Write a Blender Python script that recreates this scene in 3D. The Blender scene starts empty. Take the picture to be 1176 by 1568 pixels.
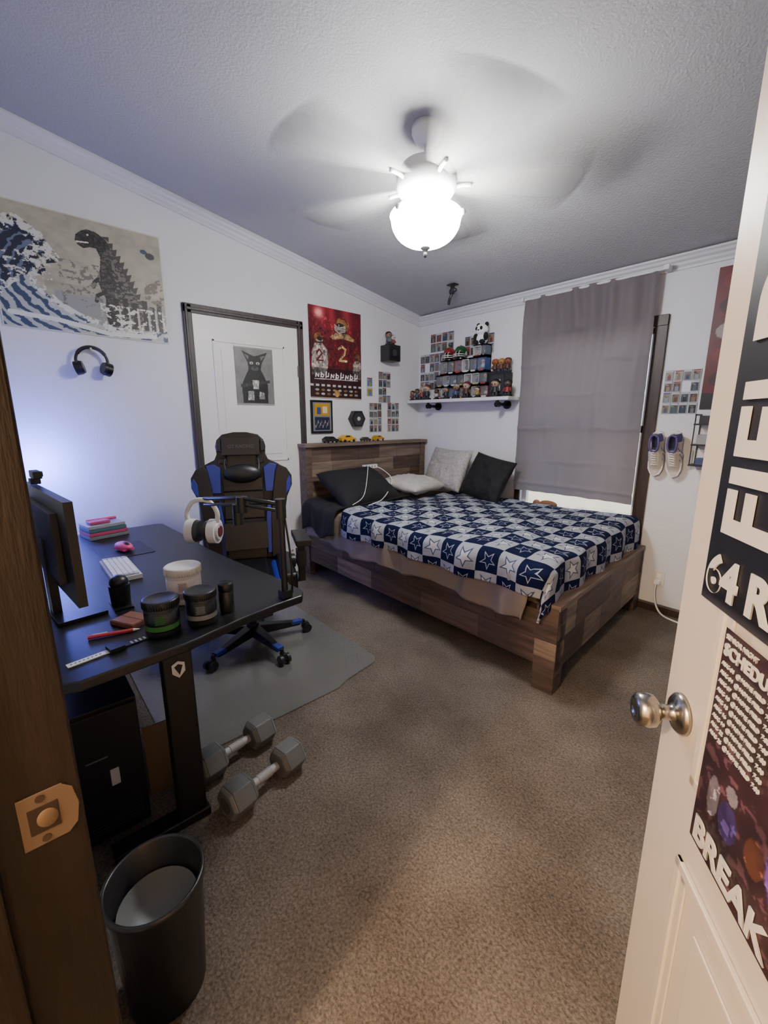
import bpy, bmesh, math, random
import numpy as np
from mathutils import Vector, Matrix, noise
random.seed(7)
sc=bpy.context.scene
pi=math.pi
# ------------------------------------------------------------------ helpers
def lin1(c): return c/12.92 if c<=0.04045 else ((c+0.055)/1.055)**2.4
def H(s):
    s=s.lstrip('#')
    if len(s)==3: s=''.join(ch*2 for ch in s)
    return tuple(lin1(int(s[i:i+2],16)/255) for i in (0,2,4))
def pm(name,col,rough=0.6,metal=0.0,nscale=0,namt=0.0,bump=0.0,bscale=80,emis=None,estr=0,stretch=(1,1,1),spec=None,detail=4):
    m=bpy.data.materials.new(name); m.use_nodes=True; nt=m.node_tree; b=nt.nodes['Principled BSDF']
    c=H(col) if isinstance(col,str) else col
    b.inputs['Base Color'].default_value=(*c,1); b.inputs['Roughness'].default_value=rough; b.inputs['Metallic'].default_value=metal
    if spec is not None: b.inputs['Specular IOR Level'].default_value=spec
    if emis: b.inputs['Emission Color'].default_value=(*emis,1); b.inputs['Emission Strength'].default_value=estr
    if nscale or bump:
        tc=nt.nodes.new('ShaderNodeTexCoord'); mp=nt.nodes.new('ShaderNodeMapping'); mp.inputs['Scale'].default_value=stretch
        nt.links.new(tc.outputs['Object'],mp.inputs[0])
    if nscale:
        n=nt.nodes.new('ShaderNodeTexNoise'); n.inputs['Scale'].default_value=nscale; n.inputs['Detail'].default_value=detail
        nt.links.new(mp.outputs[0],n.inputs[0])
        r=nt.nodes.new('ShaderNodeValToRGB'); r.color_ramp.elements[0].position=.3; r.color_ramp.elements[1].position=.7
        r.color_ramp.elements[0].color=(*[x*(1-namt) for x in c],1); r.color_ramp.elements[1].color=(*[min(1,x*(1+namt)) for x in c],1)
        nt.links.new(n.outputs['Fac'],r.inputs[0]); nt.links.new(r.outputs[0],b.inputs['Base Color'])
    if bump:
        n2=nt.nodes.new('ShaderNodeTexNoise'); n2.inputs['Scale'].default_value=bscale; n2.inputs['Detail'].default_value=3
        nt.links.new(mp.outputs[0],n2.inputs[0]); bp=nt.nodes.new('ShaderNodeBump'); bp.inputs['Strength'].default_value=bump; bp.inputs['Distance'].default_value=.01
        nt.links.new(n2.outputs['Fac'],bp.inputs['Height']); nt.links.new(bp.outputs[0],b.inputs['Normal'])
    return m
_vc={}
def vcmat(rough=.5,metal=0.0,bump=0,alpha=False):
    k=(rough,metal,bump,alpha)
    if k in _vc: return _vc[k]
    m=pm('painted_surface',(.5,.5,.5),rough,metal,bump=bump,bscale=220); nt=m.node_tree; b=nt.nodes['Principled BSDF']
    a=nt.nodes.new('ShaderNodeAttribute'); a.attribute_name='Col'; nt.links.new(a.outputs['Color'],b.inputs['Base Color'])
    if alpha: nt.links.new(a.outputs['Alpha'],b.inputs['Alpha'])
    _vc[k]=m; return m
def link(o,parent=None):
    sc.collection.objects.link(o)
    if parent: o.parent=parent
    return o
def empty(name,loc=(0,0,0),rz=0):
    e=bpy.data.objects.new(name,None); e.location=loc; e.rotation_euler=(0,0,rz); e.empty_display_size=.1; return link(e)
def mesh(name,v,f,m,parent=None,smooth=False,bevel=0,loc=None,rot=None,sub=0):
    me=bpy.data.meshes.new(name); me.from_pydata([tuple(p) for p in v],[],[tuple(q) for q in f])
    bm=bmesh.new(); bm.from_mesh(me); bmesh.ops.recalc_face_normals(bm,faces=bm.faces); bm.to_mesh(me); bm.free()
    me.materials.append(m); o=bpy.data.objects.new(name,me)
    if smooth: me.polygons.foreach_set('use_smooth',[True]*len(me.polygons))
    if loc: o.location=loc
    if rot: o.rotation_euler=rot
    if bevel:
        md=o.modifiers.new('b','BEVEL'); md.width=bevel; md.segments=2; md.limit_method='ANGLE'
    return link(o,parent)
def boxvf(x0,x1,y0,y1,z0,z1):
    return [(x0,y0,z0),(x1,y0,z0),(x1,y1,z0),(x0,y1,z0),(x0,y0,z1),(x1,y0,z1),(x1,y1,z1),(x0,y1,z1)],[(0,3,2,1),(4,5,6,7),(0,1,5,4),(1,2,6,5),(2,3,7,6),(3,0,4,7)]
def box(name,x0,x1,y0,y1,z0,z1,m,parent=None,bevel=0):
    return mesh(name,*boxvf(x0,x1,y0,y1,z0,z1),m,parent,bevel=bevel)
class MB:
    def __init__(s): s.v=[];s.f=[];s.c=[];s.s=[]
    def add(s,v,f,c,M=None,sm=False):
        c=H(c) if isinstance(c,str) else c
        o=len(s.v); s.v+=[tuple(M@Vector(p)) if M else tuple(p) for p in v]; s.f+=[tuple(i+o for i in q) for q in f]; s.c+=[c]*len(f); s.s+=[sm]*len(f); return s
    def box(s,x0,x1,y0,y1,z0,z1,c,M=None): v,f=boxvf(x0,x1,y0,y1,z0,z1); return s.add(v,f,c,M)
    def cyl(s,p0,p1,r0,r1,c,seg=20,M=None,caps=True):
        p0=Vector(p0);p1=Vector(p1);d=(p1-p0).normalized();a=d.orthogonal().normalized();b=d.cross(a)
        v=[];
        for p,r in((p0,r0),(p1,r1)):
            for i in range(seg):
                t=2*pi*i/seg; v.append(p+(a*math.cos(t)+b*math.sin(t))*r)
        f=[(i,(i+1)%seg,seg+(i+1)%seg,seg+i) for i in range(seg)]
        s.add(v,f,c,M,True)
        if caps: s.add(v,[tuple(range(seg))[::-1],tuple(range(seg,2*seg))],c,M)
        return s
    def sph(s,c0,r,c,M=None,n=14):
        if not isinstance(r,tuple): r=(r,r,r)
        v=[];f=[]
        for j in range(n+1):
            ph=pi*j/n
            for i in range(2*n):
                t=pi*i/n; v.append((c0[0]+r[0]*math.sin(ph)*math.cos(t),c0[1]+r[1]*math.sin(ph)*math.sin(t),c0[2]+r[2]*math.cos(ph)))
        for j in range(n):
            for i in range(2*n):
                a=j*2*n+i;b=j*2*n+(i+1)%(2*n); f.append((a,b,b+2*n,a+2*n))
        return s.add(v,f,c,M,True)
    def lathe(s,prof,c,c0=(0,0,0),seg=36,M=None):
        v=[];f=[];n=len(prof)
        for r,z in prof:
            for i in range(seg):
                t=2*pi*i/seg; v.append((c0[0]+max(r,1e-4)*math.cos(t),c0[1]+max(r,1e-4)*math.sin(t),c0[2]+z))
        for j in range(n-1):
            for i in range(seg):
                a=j*seg+i;b=j*seg+(i+1)%seg; f.append((a,b,b+seg,a+seg))
        return s.add(v,f,c,M,True)
    def prism(s,pts,y0,y1,c,M=None):
        n=len(pts); v=[(p[0],y0,p[1]) for p in pts]+[(p[0],y1,p[1]) for p in pts]
        f=[tuple(range(n)),tuple(range(n,2*n))[::-1]]+[(i,(i+1)%n,n+(i+1)%n,n+i) for i in range(n)]
        return s.add(v,f,c,M)
    def tube(s,pts,r,c,seg=8,M=None,res=0):
        P=[Vector(p) for p in pts]
        if res:
            Q=[]
            for i in range(len(P)-1):
                p0=P[max(i-1,0)];p1=P[i];p2=P[i+1];p3=P[min(i+2,len(P)-1)]
                for k in range(res):
                    t=k/res; Q.append(.5*((2*p1)+(p2-p0)*t+(2*p0-5*p1+4*p2-p3)*t*t+(3*p1-p0-3*p2+p3)*t**3))
            Q.append(P[-1]); P=Q
        v=[];f=[];a=None
        for i,p in enumerate(P):
            d=(P[min(i+1,len(P)-1)]-P[max(i-1,0)]).normalized()
            a=(a-d*a.dot(d)).normalized() if a is not None and (a-d*a.dot(d)).length>1e-4 else d.orthogonal().normalized()
            b=d.cross(a)
            for k in range(seg):
                t=2*pi*k/seg; v.append(p+(a*math.cos(t)+b*math.sin(t))*r)
        for i in range(len(P)-1):
            for k in range(seg): f.append((i*seg+k,i*seg+(k+1)%seg,(i+1)*seg+(k+1)%seg,(i+1)*seg+k))
        f+= [tuple(range(seg))[::-1],tuple(range((len(P)-1)*seg,len(P)*seg))]
        return s.add(v,f,c,M,True)
    def done(s,name,parent=None,bevel=0,rough=.5,metal=0,loc=None,rot=None,mat=None,bump=0,seg=2,recalc=True):
        me=bpy.data.meshes.new(name); me.from_pydata(s.v,[],s.f)
        if recalc:
            bm=bmesh.new(); bm.from_mesh(me); bmesh.ops.recalc_face_normals(bm,faces=bm.faces); bm.to_mesh(me); bm.free()
        at=me.color_attributes.new('Col','FLOAT_COLOR','CORNER'); arr=[]
        for p,c in zip(me.polygons,s.c): arr+= [c[0],c[1],c[2],c[3] if len(c)>3 else 1.0]*p.loop_total
        at.data.foreach_set('color',arr); me.polygons.foreach_set('use_smooth',s.s)
        me.materials.append(mat or vcmat(rough,metal,bump)); o=bpy.data.objects.new(name,me)
        if loc: o.location=loc
        if rot: o.rotation_euler=rot
        if bevel:
            md=o.modifiers.new('b','BEVEL'); md.width=bevel; md.segments=seg; md.limit_method='ANGLE'; md.angle_limit=math.radians(40)
        return link(o,parent)
def T(x,y,z): return Matrix.Translation((x,y,z))
def RX(a): return Matrix.Rotation(math.radians(a),4,'X')
def RY(a): return Matrix.Rotation(math.radians(a),4,'Y')
def RZ(a): return Matrix.Rotation(math.radians(a),4,'Z')
def textmesh(name,s,size,M,m,parent=None,ext=.001,bold=0.0,align='LEFT'):
    cu=bpy.data.curves.new(name,'FONT'); cu.body=s; cu.size=size; cu.extrude=ext; cu.offset=bold; cu.align_x=align
    t=bpy.data.objects.new(name,cu); sc.collection.objects.link(t); bpy.context.view_layer.update()
    me=bpy.data.meshes.new_from_object(t); bpy.data.objects.remove(t)
    me.transform(M); me.materials.clear(); me.materials.append(m); o=bpy.data.objects.new(name,me); return link(o,parent)
def gridmesh(name,fn,nu,nv,m,parent=None,thick=0,uv=False):
    v=[];
    for j in range(nv+1):
        for i in range(nu+1): v.append(fn(i/nu,j/nv))
    f=[(j*(nu+1)+i,j*(nu+1)+i+1,(j+1)*(nu+1)+i+1,(j+1)*(nu+1)+i) for j in range(nv) for i in range(nu)]
    me=bpy.data.meshes.new(name); me.from_pydata([tuple(p) for p in v],[],f); me.materials.append(m)
    me.polygons.foreach_set('use_smooth',[True]*len(f))
    if uv:
        l=me.uv_layers.new(name='UVMap'); li=np.zeros(len(me.loops),dtype=int); me.loops.foreach_get('vertex_index',li)
        uu=(li%(nu+1))/nu*uv[0]; vv=(li//(nu+1))/nv*uv[1]; l.data.foreach_set('uv',np.stack([uu,vv],1).ravel())
    o=bpy.data.objects.new(name,me)
    if thick:
        md=o.modifiers.new('t','SOLIDIFY'); md.thickness=thick; md.offset=0
    return link(o,parent)
def vn(U,V,fu,fv,seed):
    r=np.random.RandomState(seed); g=r.rand(int(fv)+3,int(fu)+3); x=U*fu;y=V*fv
    i=np.clip(x.astype(int),0,int(fu)+1);j=np.clip(y.astype(int),0,int(fv)+1);a=x-i;b=y-j;a=a*a*(3-2*a);b=b*b*(3-2*b)
    return (g[j,i]*(1-a)+g[j,i+1]*a)*(1-b)+(g[j+1,i]*(1-a)+g[j+1,i+1]*a)*b
def fb(U,V,f,seed): return .5*vn(U,V,f,f,seed)+.3*vn(U,V,2*f,2*f,seed+1)+.2*vn(U,V,4*f,4*f,seed+2)
def inp(U,V,P):
    c=np.zeros(U.shape,bool); n=len(P)
    for k in range(n):
        x1,y1=P[k];x2,y2=P[(k+1)%n]
        if y1==y2: continue
        c^=((y1>V)!=(y2>V))&(U<(x2-x1)*(V-y1)/(y2-y1)+x1)
    return c
def dl(U,V,P,asp=1):
    d=np.full(U.shape,9.)
    for (x1,y1),(x2,y2) in zip(P[:-1],P[1:]):
        dx=(x2-x1)*asp;dy=y2-y1;px=(U-x1)*asp;py=V-y1;t=np.clip((px*dx+py*dy)/(dx*dx+dy*dy+1e-9),0,1)
        d=np.minimum(d,np.hypot(px-t*dx,py-t*dy))
    return d
def paint(name,P0,eu,ev,nu,nv,fn,parent=None,rough=.45):
    U,V=np.meshgrid(np.linspace(0,1,nu+1),np.linspace(0,1,nv+1)); C=np.clip(fn(U,V),0,1)
    C=np.where(C<=.04045,C/12.92,((C+.055)/1.055)**2.4)
    P0=Vector(P0);eu=Vector(eu);ev=Vector(ev)
    v=[tuple(P0+eu*(i/nu)+ev*(j/nv)) for j in range(nv+1) for i in range(nu+1)]
    f=[(j*(nu+1)+i,j*(nu+1)+i+1,(j+1)*(nu+1)+i+1,(j+1)*(nu+1)+i) for j in range(nv) for i in range(nu)]
    me=bpy.data.meshes.new(name); me.from_pydata(v,[],f); at=me.color_attributes.new('Col','FLOAT_COLOR','POINT')
    A=np.ones((nv+1,nu+1,4)); A[...,:3]=C; at.data.foreach_set('color',A.ravel()); me.materials.append(vcmat(rough))
    o=bpy.data.objects.new(name,me); return link(o,parent)
# ------------------------------------------------------------------ camera
CX,CY,CZ=3.424,0.0,1.4
cam=bpy.data.cameras.new('camera'); co=bpy.data.objects.new('camera',cam); link(co)
co.location=(CX,CY,CZ); co.rotation_euler=(math.radians(77.8),0,math.radians(49)); cam.sensor_fit='VERTICAL'; cam.sensor_height=36; cam.lens=36*660/1568; cam.clip_start=0.02
sc.camera=co
# ------------------------------------------------------------------ room
W=4.0;D=3.476;Z0=2.43;S=0.18
zt=lambda y:Z0+S*(D-y)
wallm=pm('white_textured_paint','#d9dade',.65,bump=.22,bscale=60)
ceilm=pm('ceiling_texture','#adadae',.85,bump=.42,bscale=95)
def carpet():
    m=pm('carpet','#7a6c60',.95,spec=.1); nt=m.node_tree;b=nt.nodes['Principled BSDF']
    tc=nt.nodes.new('ShaderNodeTexCoord')
    def N(s,d=4,w=0):
        n=nt.nodes.new('ShaderNodeTexNoise'); n.inputs['Scale'].default_value=s; n.inputs['Detail'].default_value=d; n.inputs['Distortion'].default_value=w; nt.links.new(tc.outputs['Object'],n.inputs[0]); return n
    def ramp(n,c0,c1,p0=.35,p1=.65):
        r=nt.nodes.new('ShaderNodeValToRGB'); r.color_ramp.elements[0].position=p0; r.color_ramp.elements[1].position=p1
        r.color_ramp.elements[0].color=(*H(c0),1); r.color_ramp.elements[1].color=(*H(c1),1); nt.links.new(n.outputs['Fac'],r.inputs[0]); return r
    a=ramp(N(130,4,.5),'#564f49','#80776e',.32,.68); c=ramp(N(2.6,5),'#c2beba','#ffffff',.3,.65)
    mx=nt.nodes.new('ShaderNodeMixRGB'); mx.blend_type='MULTIPLY'; mx.inputs[0].default_value=.9
    nt.links.new(a.outputs[0],mx.inputs[1]); nt.links.new(c.outputs[0],mx.inputs[2]); nt.links.new(mx.outputs[0],b.inputs['Base Color'])
    bp=nt.nodes.new('ShaderNodeBump'); bp.inputs['Strength'].default_value=.7; bp.inputs['Distance'].default_value=.01
    nt.links.new(N(80,4,.6).outputs['Fac'],bp.inputs['Height']); nt.links.new(bp.outputs[0],b.inputs['Normal']); return m
box('floor',-.1,4.7,-2.2,D+.12,-.1,0,carpet())
def slab(name,pts,m):
    return mesh(name,pts,[(0,3,2,1),(4,5,6,7),(0,1,5,4),(1,2,6,5),(2,3,7,6),(3,0,4,7)],m)
def wallx(name,x0,x1): slab(name,[(x0,-.02,0),(x1,-.02,0),(x1,D+.12,0),(x0,D+.12,0),(x0,-.02,zt(-.02)+.05),(x1,-.02,zt(-.02)+.05),(x1,D+.12,zt(D+.12)+.05),(x0,D+.12,zt(D+.12)+.05)],wallm)
wallx('wall_left',-.1,0); wallx('wall_right',W,W+.1)
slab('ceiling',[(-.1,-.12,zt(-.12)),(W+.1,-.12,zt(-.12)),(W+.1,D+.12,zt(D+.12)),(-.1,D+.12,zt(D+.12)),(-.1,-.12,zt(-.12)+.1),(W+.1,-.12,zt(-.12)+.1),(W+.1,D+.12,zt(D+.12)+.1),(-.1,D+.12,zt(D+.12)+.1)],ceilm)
WX0,WX1,WZ0,WZ1=1.31,2.27,.60,2.02
b=MB()
for x0,x1,z0,z1 in((0,WX0,0,Z0+.02),(WX1,W,0,Z0+.02),(WX0,WX1,0,WZ0),(WX0,WX1,WZ1,Z0+.02)): b.box(x0,x1,D,D+.12,z0,z1,'#e4e5ea')
b.done('wall_back',mat=wallm)
JX=2.824; HX=3.90
b=MB()
zc=zt(-.12)
for x0,x1,z0,z1 in((-.1,JX-.02,0,zc),(HX+.02,W+.7,0,zc),(JX-.02,HX+.02,2.08,zc)): b.box(x0,x1,-.12,-.02,z0,z1,'#e4e5ea')
b.done('wall_front',mat=wallm)
hallm=pm('hall_paint','#d8cdbb',.7)
b=MB(); b.box(2.0,2.1,-2.2,-.12,0,2.5,'#ffffff').box(4.6,4.7,-2.2,-.12,0,2.5,'#ffffff').box(2.0,4.7,-2.3,-2.2,0,2.5,'#ffffff'); b.done('wall_hall',mat=hallm)
box('ceiling_hall',2.0,4.7,-2.3,-.12,2.5,2.6,hallm)
brown=pm('dark_brown_trim','#33251d',.45,nscale=8,namt=.35,stretch=(6,6,1),bump=.1,bscale=40)
b=MB(); 
b.box(JX-.02,JX,-.13,.012,0,2.07,'#fff').box(HX,HX+.02,-.13,.012,0,2.07,'#fff').box(JX,HX,-.13,.012,2.05,2.08,'#fff')
b.box(JX-.09,JX-.005,-.02,.0,0,2.13,'#fff').box(JX-.09,HX+.09,-.02,.0,2.07,2.15,'#fff').box(HX+.02,HX+.085,-.02,.0,0,2.07,'#fff')
b.box(JX,JX+.012,-.13,-.075,0,2.05,'#fff')
b.done('trim_doorway',mat=pm('worn_brown_jamb','#120a07',.5,nscale=5,namt=.6,stretch=(5,5,.6),bump=.2,bscale=30,spec=.3),bevel=.003)
b=MB()
lip=[(-.050,.890),(-.006,.890),(.004,.900),(.008,.926),(.004,.952),(-.006,.962),(-.050,.962)]
b.add([(JX,p[0],p[1]) for p in lip]+[(JX+.002,p[0],p[1]) for p in lip],[tuple(range(7))[::-1],tuple(range(7,14))]+[(i,(i+1)%7,7+(i+1)%7,7+i) for i in range(7)],'#5a4a3d')
b.cyl((JX+.002,-.028,.954),(JX+.003,-.028,.954),.005,.005,'#2f2319',10).cyl((JX+.002,-.028,.898),(JX+.003,-.028,.898),.005,.005,'#2f2319',10)
b.box(JX+.0015,JX+.0028,-.042,-.012,.908,.944,'#21160f').sph((JX+.002,-.024,.925),(.003,.011,.013),'#5e4b3a')
b.done('strike_plate',metal=.2,rough=.5,bevel=.0006)
crm=pm('white_trim_paint','#cfd0d4',.45)
def sweep(name,P0,P1,out,up,prof,m):
    P0=Vector(P0);P1=Vector(P1);out=Vector(out);up=Vector(up);n=len(prof)
    v=[P+out*a+up*c for P in(P0,P1) for a,c in prof]
    f=[(i,(i+1)%n,n+(i+1)%n,n+i) for i in range(n)]+[tuple(range(n)),tuple(range(n,2*n))]
    return mesh(name,v,f,m)
prof=[(0,0),(.062,0),(.062,-.012),(.05,-.02),(.044,-.034),(.03,-.044),(.026,-.058),(.016,-.07),(.014,-.085),(0,-.085)]
sweep('trim_crown_left',(0,D,Z0),(0,-.02,zt(-.02)),(1,0,0),(0,0,1),prof,crm)
sweep('trim_crown_back',(0,D,Z0),(W,D,Z0),(0,-1,0),(0,0,1),prof,crm)
bp=[(0,0),(.014,0),(.014,.05),(.008,.062),(0,.062)]
sweep('baseboard_back',(0,D,0),(W,D,0),(0,-1,0),(0,0,1),bp,brown)
b=MB(); b.box(0,.014,-.02,1.07,0,.062,'#fff').box(0,.014,2.04,D,0,.062,'#fff'); b.done('baseboard_left',mat=brown)
# ------------------------------------------------------------------ window
win=empty('window_1'); whitep=pm('window_vinyl','#e8e8e8',.4)
b=MB()
for a in((WX0,WX0+.035,WZ0,WZ1),(WX1-.035,WX1,WZ0,WZ1),(WX0,WX1,WZ0,WZ0+.03),(WX0,WX1,WZ1-.04,WZ1),(WX0,WX1,1.30,1.35)): b.box(a[0],a[1],D+.05,D+.09,a[2],a[3],'#fff')
b.done('sash',win,mat=whitep)
gl=bpy.data.materials.new('window_glass'); gl.use_nodes=True; g=gl.node_tree.nodes['Principled BSDF']; g.inputs['Base Color'].default_value=(1,1,1,1); g.inputs['Roughness'].default_value=0.02; g.inputs['Alpha'].default_value=.06
mesh('pane',[(WX0,D+.07,WZ0),(WX1,D+.07,WZ0),(WX1,D+.07,WZ1),(WX0,D+.07,WZ1)],[(0,1,2,3)],gl,win)
b=MB()
b.box(1.262,WX0+.004,D-.018,D,.48,2.08,'#fff').box(WX1-.004,2.345,D-.018,D,.48,2.08,'#fff').box(1.262,2.345,D-.022,D,2.015,2.085,'#fff').box(1.262,2.345,D-.02,D,.48,.58,'#fff').box(WX0,WX1,D-.03,D+.05,.58,.602,'#fff')
b.done('trim_window',mat=brown,bevel=.003)
box('ground_outside',-3,8,D+.3,12,-.5,-.4,pm('pale_dry_ground','#c9c2b6',.95,nscale=6,namt=.3))
b=MB(); b.box(-3,8,9,9.05,-.4,1.0,'#d0c8ba'); b.done('fence_outside')
b=MB(); b.tube([(1.42,D-.012,.628),(1.50,D-.012,.66),(1.60,D-.012,.67),(1.74,D-.012,.628)],.024,'#7a5538',res=5); b.sph((1.60,D-.012,.682),(.08,.02,.03),'#8a6142').sph((1.49,D-.012,.675),(.035,.02,.03),'#94694a'); b.done('brown_plush_toy',rough=.9)
def cur(u,v):
    x=1.285+.985*u; z=.785+1.585*v
    n=noise.noise(Vector((u*5,v*3,1))); n2=noise.noise(Vector((u*11,v*7,4)))
    ph=u*2*pi*7.5+n*1.6
    fade=min(1,max(0,(1-v)/.04))
    y=3.412-.016*math.sin(ph)*(.2+.8*v*v)*(.3+.7*fade)-.010*n*2-.007*n2
    for zz in(.17,.34,.50,.66,.82): y-=.009*math.exp(-((v-zz-.012*n)/.011)**2)*(.6+.4*math.sin(u*9+zz*20))
    y-=.010*math.exp(-((v-.045)/.010)**2)
    z+=.006*n2*(1-v)-.018*(u-.5)**2
    return (x,y,z)
cm=pm('grey_curtain_cloth','#7d7679',.85,bump=.15,bscale=400,nscale=3,namt=.06); nt=cm.node_tree
tr=nt.nodes.new('ShaderNodeBsdfTranslucent'); tr.inputs[0].default_value=(*H('#857c7d'),1); mx=nt.nodes.new('ShaderNodeMixShader'); mx.inputs[0].default_value=.32
out=[n for n in nt.nodes if n.type=='OUTPUT_MATERIAL'][0]; nt.links.new(nt.nodes['Principled BSDF'].outputs[0],mx.inputs[1]); nt.links.new(tr.outputs[0],mx.inputs[2]); nt.links.new(mx.outputs[0],out.inputs[0])
ct=empty('grey_curtain'); gridmesh('cloth',cur,220,240,cm,ct)
b=MB(); b.cyl((1.27,3.415,2.36),(2.31,3.415,2.36),.009,.009,'#d8d8da').box(2.30,2.33,3.38,D-.001,2.345,2.375,'#d8d8da').box(1.266,1.28,3.38,D-.001,2.345,2.375,'#d8d8da'); b.done('curtain_rod',ct,rough=.3)
# ------------------------------------------------------------------ closet door (left wall)
cd=empty('door_1'); dw=pm('white_door_paint','#e2e0dd',.4)
b=MB(); y0,y1=1.135,1.985
b.box(0.001,.02,y0,y1,.01,2.14,'#fff')
for z0,z1 in((.22,.92),(1.05,1.98)):
    for a in((y0+.13,y0+.145,z0,z1),(y1-.145,y1-.13,z0,z1),(y0+.13,y1-.13,z0,z0+.015),(y0+.13,y1-.13,z1-.015,z1)): b.box(.02,.027,a[0],a[1],a[2],a[3],'#fff')
    b.box(.02,.024,y0+.19,y1-.19,z0+.06,z1-.06,'#fff')
b.done('door_leaf',cd,mat=dw,bevel=.003)
b=MB(); b.box(.02,.03,y1-.01,y1+.005,1.75,1.84,'#777').box(.02,.03,y1-.01,y1+.005,.3,.39,'#777'); b.cyl((.02,y0+.06,.92),(.06,y0+.06,.92),.012,.012,'#b0aca4').sph((.075,y0+.06,.92),(.022,.028,.028),'#b0aca4'); b.done('hardware',cd,metal=.8,rough=.3)
tg=pm('grey_brown_trim','#3a3230',.5,nscale=10,namt=.3,stretch=(4,4,.8))
b=MB()
for yy in(1.075,1.985):
    b.box(0,.022,yy,yy+.06,0,2.20,'#fff').box(.022,.03,yy+.012,yy+.03,0,2.20,'#fff')
b.box(0,.022,1.075,2.045,2.14,2.205,'#fff').box(.022,.03,1.09,2.03,2.16,2.18,'#fff')
b.done('trim_closet_door',mat=tg,bevel=.004)
# ------------------------------------------------------------------ ceiling fan
FX,FY=1.76,1.72; FZ=zt(FY)
fan=empty('ceiling_fan',(FX,FY,0))
b=MB(); wc='#dcdcdc'
b.lathe([(0,FZ+.01),(.075,FZ+.01),(.075,FZ-.02),(.06,FZ-.05),(.03,FZ-.07),(.014,FZ-.075),(.014,2.62),(.05,2.615),(.12,2.59),(.145,2.55),(.145,2.49),(.12,2.455),(.07,2.44),(.06,2.42),(.085,2.41),(.09,2.385),(.05,2.38),(0,2.38)],wc)
for k in range(3):
    a=k*2*pi/3+.5; b.tube([(.08*math.cos(a),.08*math.sin(a),2.40),(.14*math.cos(a),.14*math.sin(a),2.405),(.178*math.cos(a),.178*math.sin(a),2.375)],.008,wc,res=4)
    b.sph((.182*math.cos(a),.182*math.sin(a),2.37),.014,wc,n=8)
for k in range(5):
    a=math.radians(49+k*72); b.tube([(.12*math.cos(a),.12*math.sin(a),2.50),(.17*math.cos(a),.17*math.sin(a),2.512),(.22*math.cos(a),.22*math.sin(a),2.513)],.010,wc,res=3)
b.done('motor_and_canopy',fan,rough=.35)
b=MB(); R=.172
b.lathe([(R,2.385),(R+.006,2.375)]+[(R*math.cos(t)**.8,2.365-.125*math.sin(t)) for t in [i*pi/2/12*.9999 for i in range(13)]],'#ffffff')
bowlm=pm('frosted_glass_lit','#ffffff',.4,emis=(1,.985,.955),estr=108)
b.done('light_bowl',fan,mat=bowlm)
b=MB(); b.lathe([(0,2.24),(.022,2.24),(.024,2.232),(.012,2.222),(.008,2.21),(.012,2.203),(.006,2.192),(0,2.188)],'#555555'); b.done('finial',fan,metal=.8,rough=.3)
me_v=[];me_f=[];cols=[]
bl=bpy.data.materials.new('spinning_blade'); bl.use_nodes=True; nt=bl.node_tree; pb=nt.nodes['Principled BSDF']; at=nt.nodes.new('ShaderNodeAttribute'); at.attribute_name='Col'
nt.links.new(at.outputs['Alpha'],pb.inputs['Alpha']); pb.inputs['Roughness'].default_value=.7
nt.links.new(at.outputs['Color'],pb.inputs['Base Color'])
NA,NR=40,28
for k in range(5):
    a0=math.radians(49+k*72)
    o=len(me_v)
    for j in range(NR+1):
        q=j/NR; r=.15+.61*q
        for i in range(NA+1):
            t=i/NA*2-1; wd=.44-.09*q
            ang=a0+t*wd; me_v.append((r*math.cos(ang),r*math.sin(ang),2.520-.020*t)); al=.74*(math.cos(t*pi/2)**1.0)*min(1,(.5+.55*q))
            if q>.95: al*=max(0,(1-q)/.05)**.5
            # pale blade face darkening outwards to the tip
            sh_=.62-.46*max(0,(q-.35)/.65)
            cols.append((sh_,sh_*.98,sh_*.96,max(0,al)))
    for j in range(NR):
        for i in range(NA): me_f.append((o+j*(NA+1)+i,o+j*(NA+1)+i+1,o+(j+1)*(NA+1)+i+1,o+(j+1)*(NA+1)+i))
me=bpy.data.meshes.new('fan_blades'); me.from_pydata(me_v,[],me_f); a=me.color_attributes.new('Col','FLOAT_COLOR','POINT'); a.data.foreach_set('color',np.array(cols).ravel()); me.materials.append(bl)
me.polygons.foreach_set('use_smooth',[True]*len(me_f)); link(bpy.data.objects.new('fan_blades',me),fan)
b=MB(); zc=zt(3.03); b.box(.78,.86,3.0,3.06,zc-.012,zc-.004,'#1b1b1d').cyl((.82,3.03,zc-.01),(.82,3.03,zc-.05),.016,.02,'#1b1b1d').sph((.815,3.03,zc-.06),.026,'#202022').tube([(.82,3.03,zc-.07),(.80,3.02,zc-.12),(.81,3.0,zc-.16)],.012,'#26262a',res=4).sph((.845,3.02,zc-.055),(.03,.02,.018),'#303034')
b.done('projector_mount_bracket',rough=.4)
# ------------------------------------------------------------------ BED
def wood(name,col,ax):
    st={'X':(1.5,18,18),'Y':(18,1.5,18),'Z':(18,18,1.5)}[ax]
    return pm(name,col,.6,nscale=2.2,namt=.45,stretch=st,bump=.25,bscale=6,detail=8)
tints=['#5c4c42','#41342d','#6c5c51','#4e4039','#5d4536','#756658','#4a3c33']
WD={ax:[wood('reclaimed_wood_'+ax,c,ax) for c in tints] for ax in'XY'}
bed=empty('bed')
def planks(nm,L,Hh,rows,th,M,ax,rnd):
    r=random.Random(rnd); h=Hh/rows
    for j in range(rows):
        x=0
        while x<L-1e-4:
            l=min(L-x,r.uniform(.22,.55)); 
            if L-x-l<.12: l=L-x
            v,f=boxvf(x+.0008,x+l-.0008,0,th+r.uniform(-.002,.002),j*h+.0008,(j+1)*h-.0008)
            mesh(nm,[M@Vector(p) for p in v],f,r.choice(WD[ax]),bed,bevel=.0015); x+=l
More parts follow.
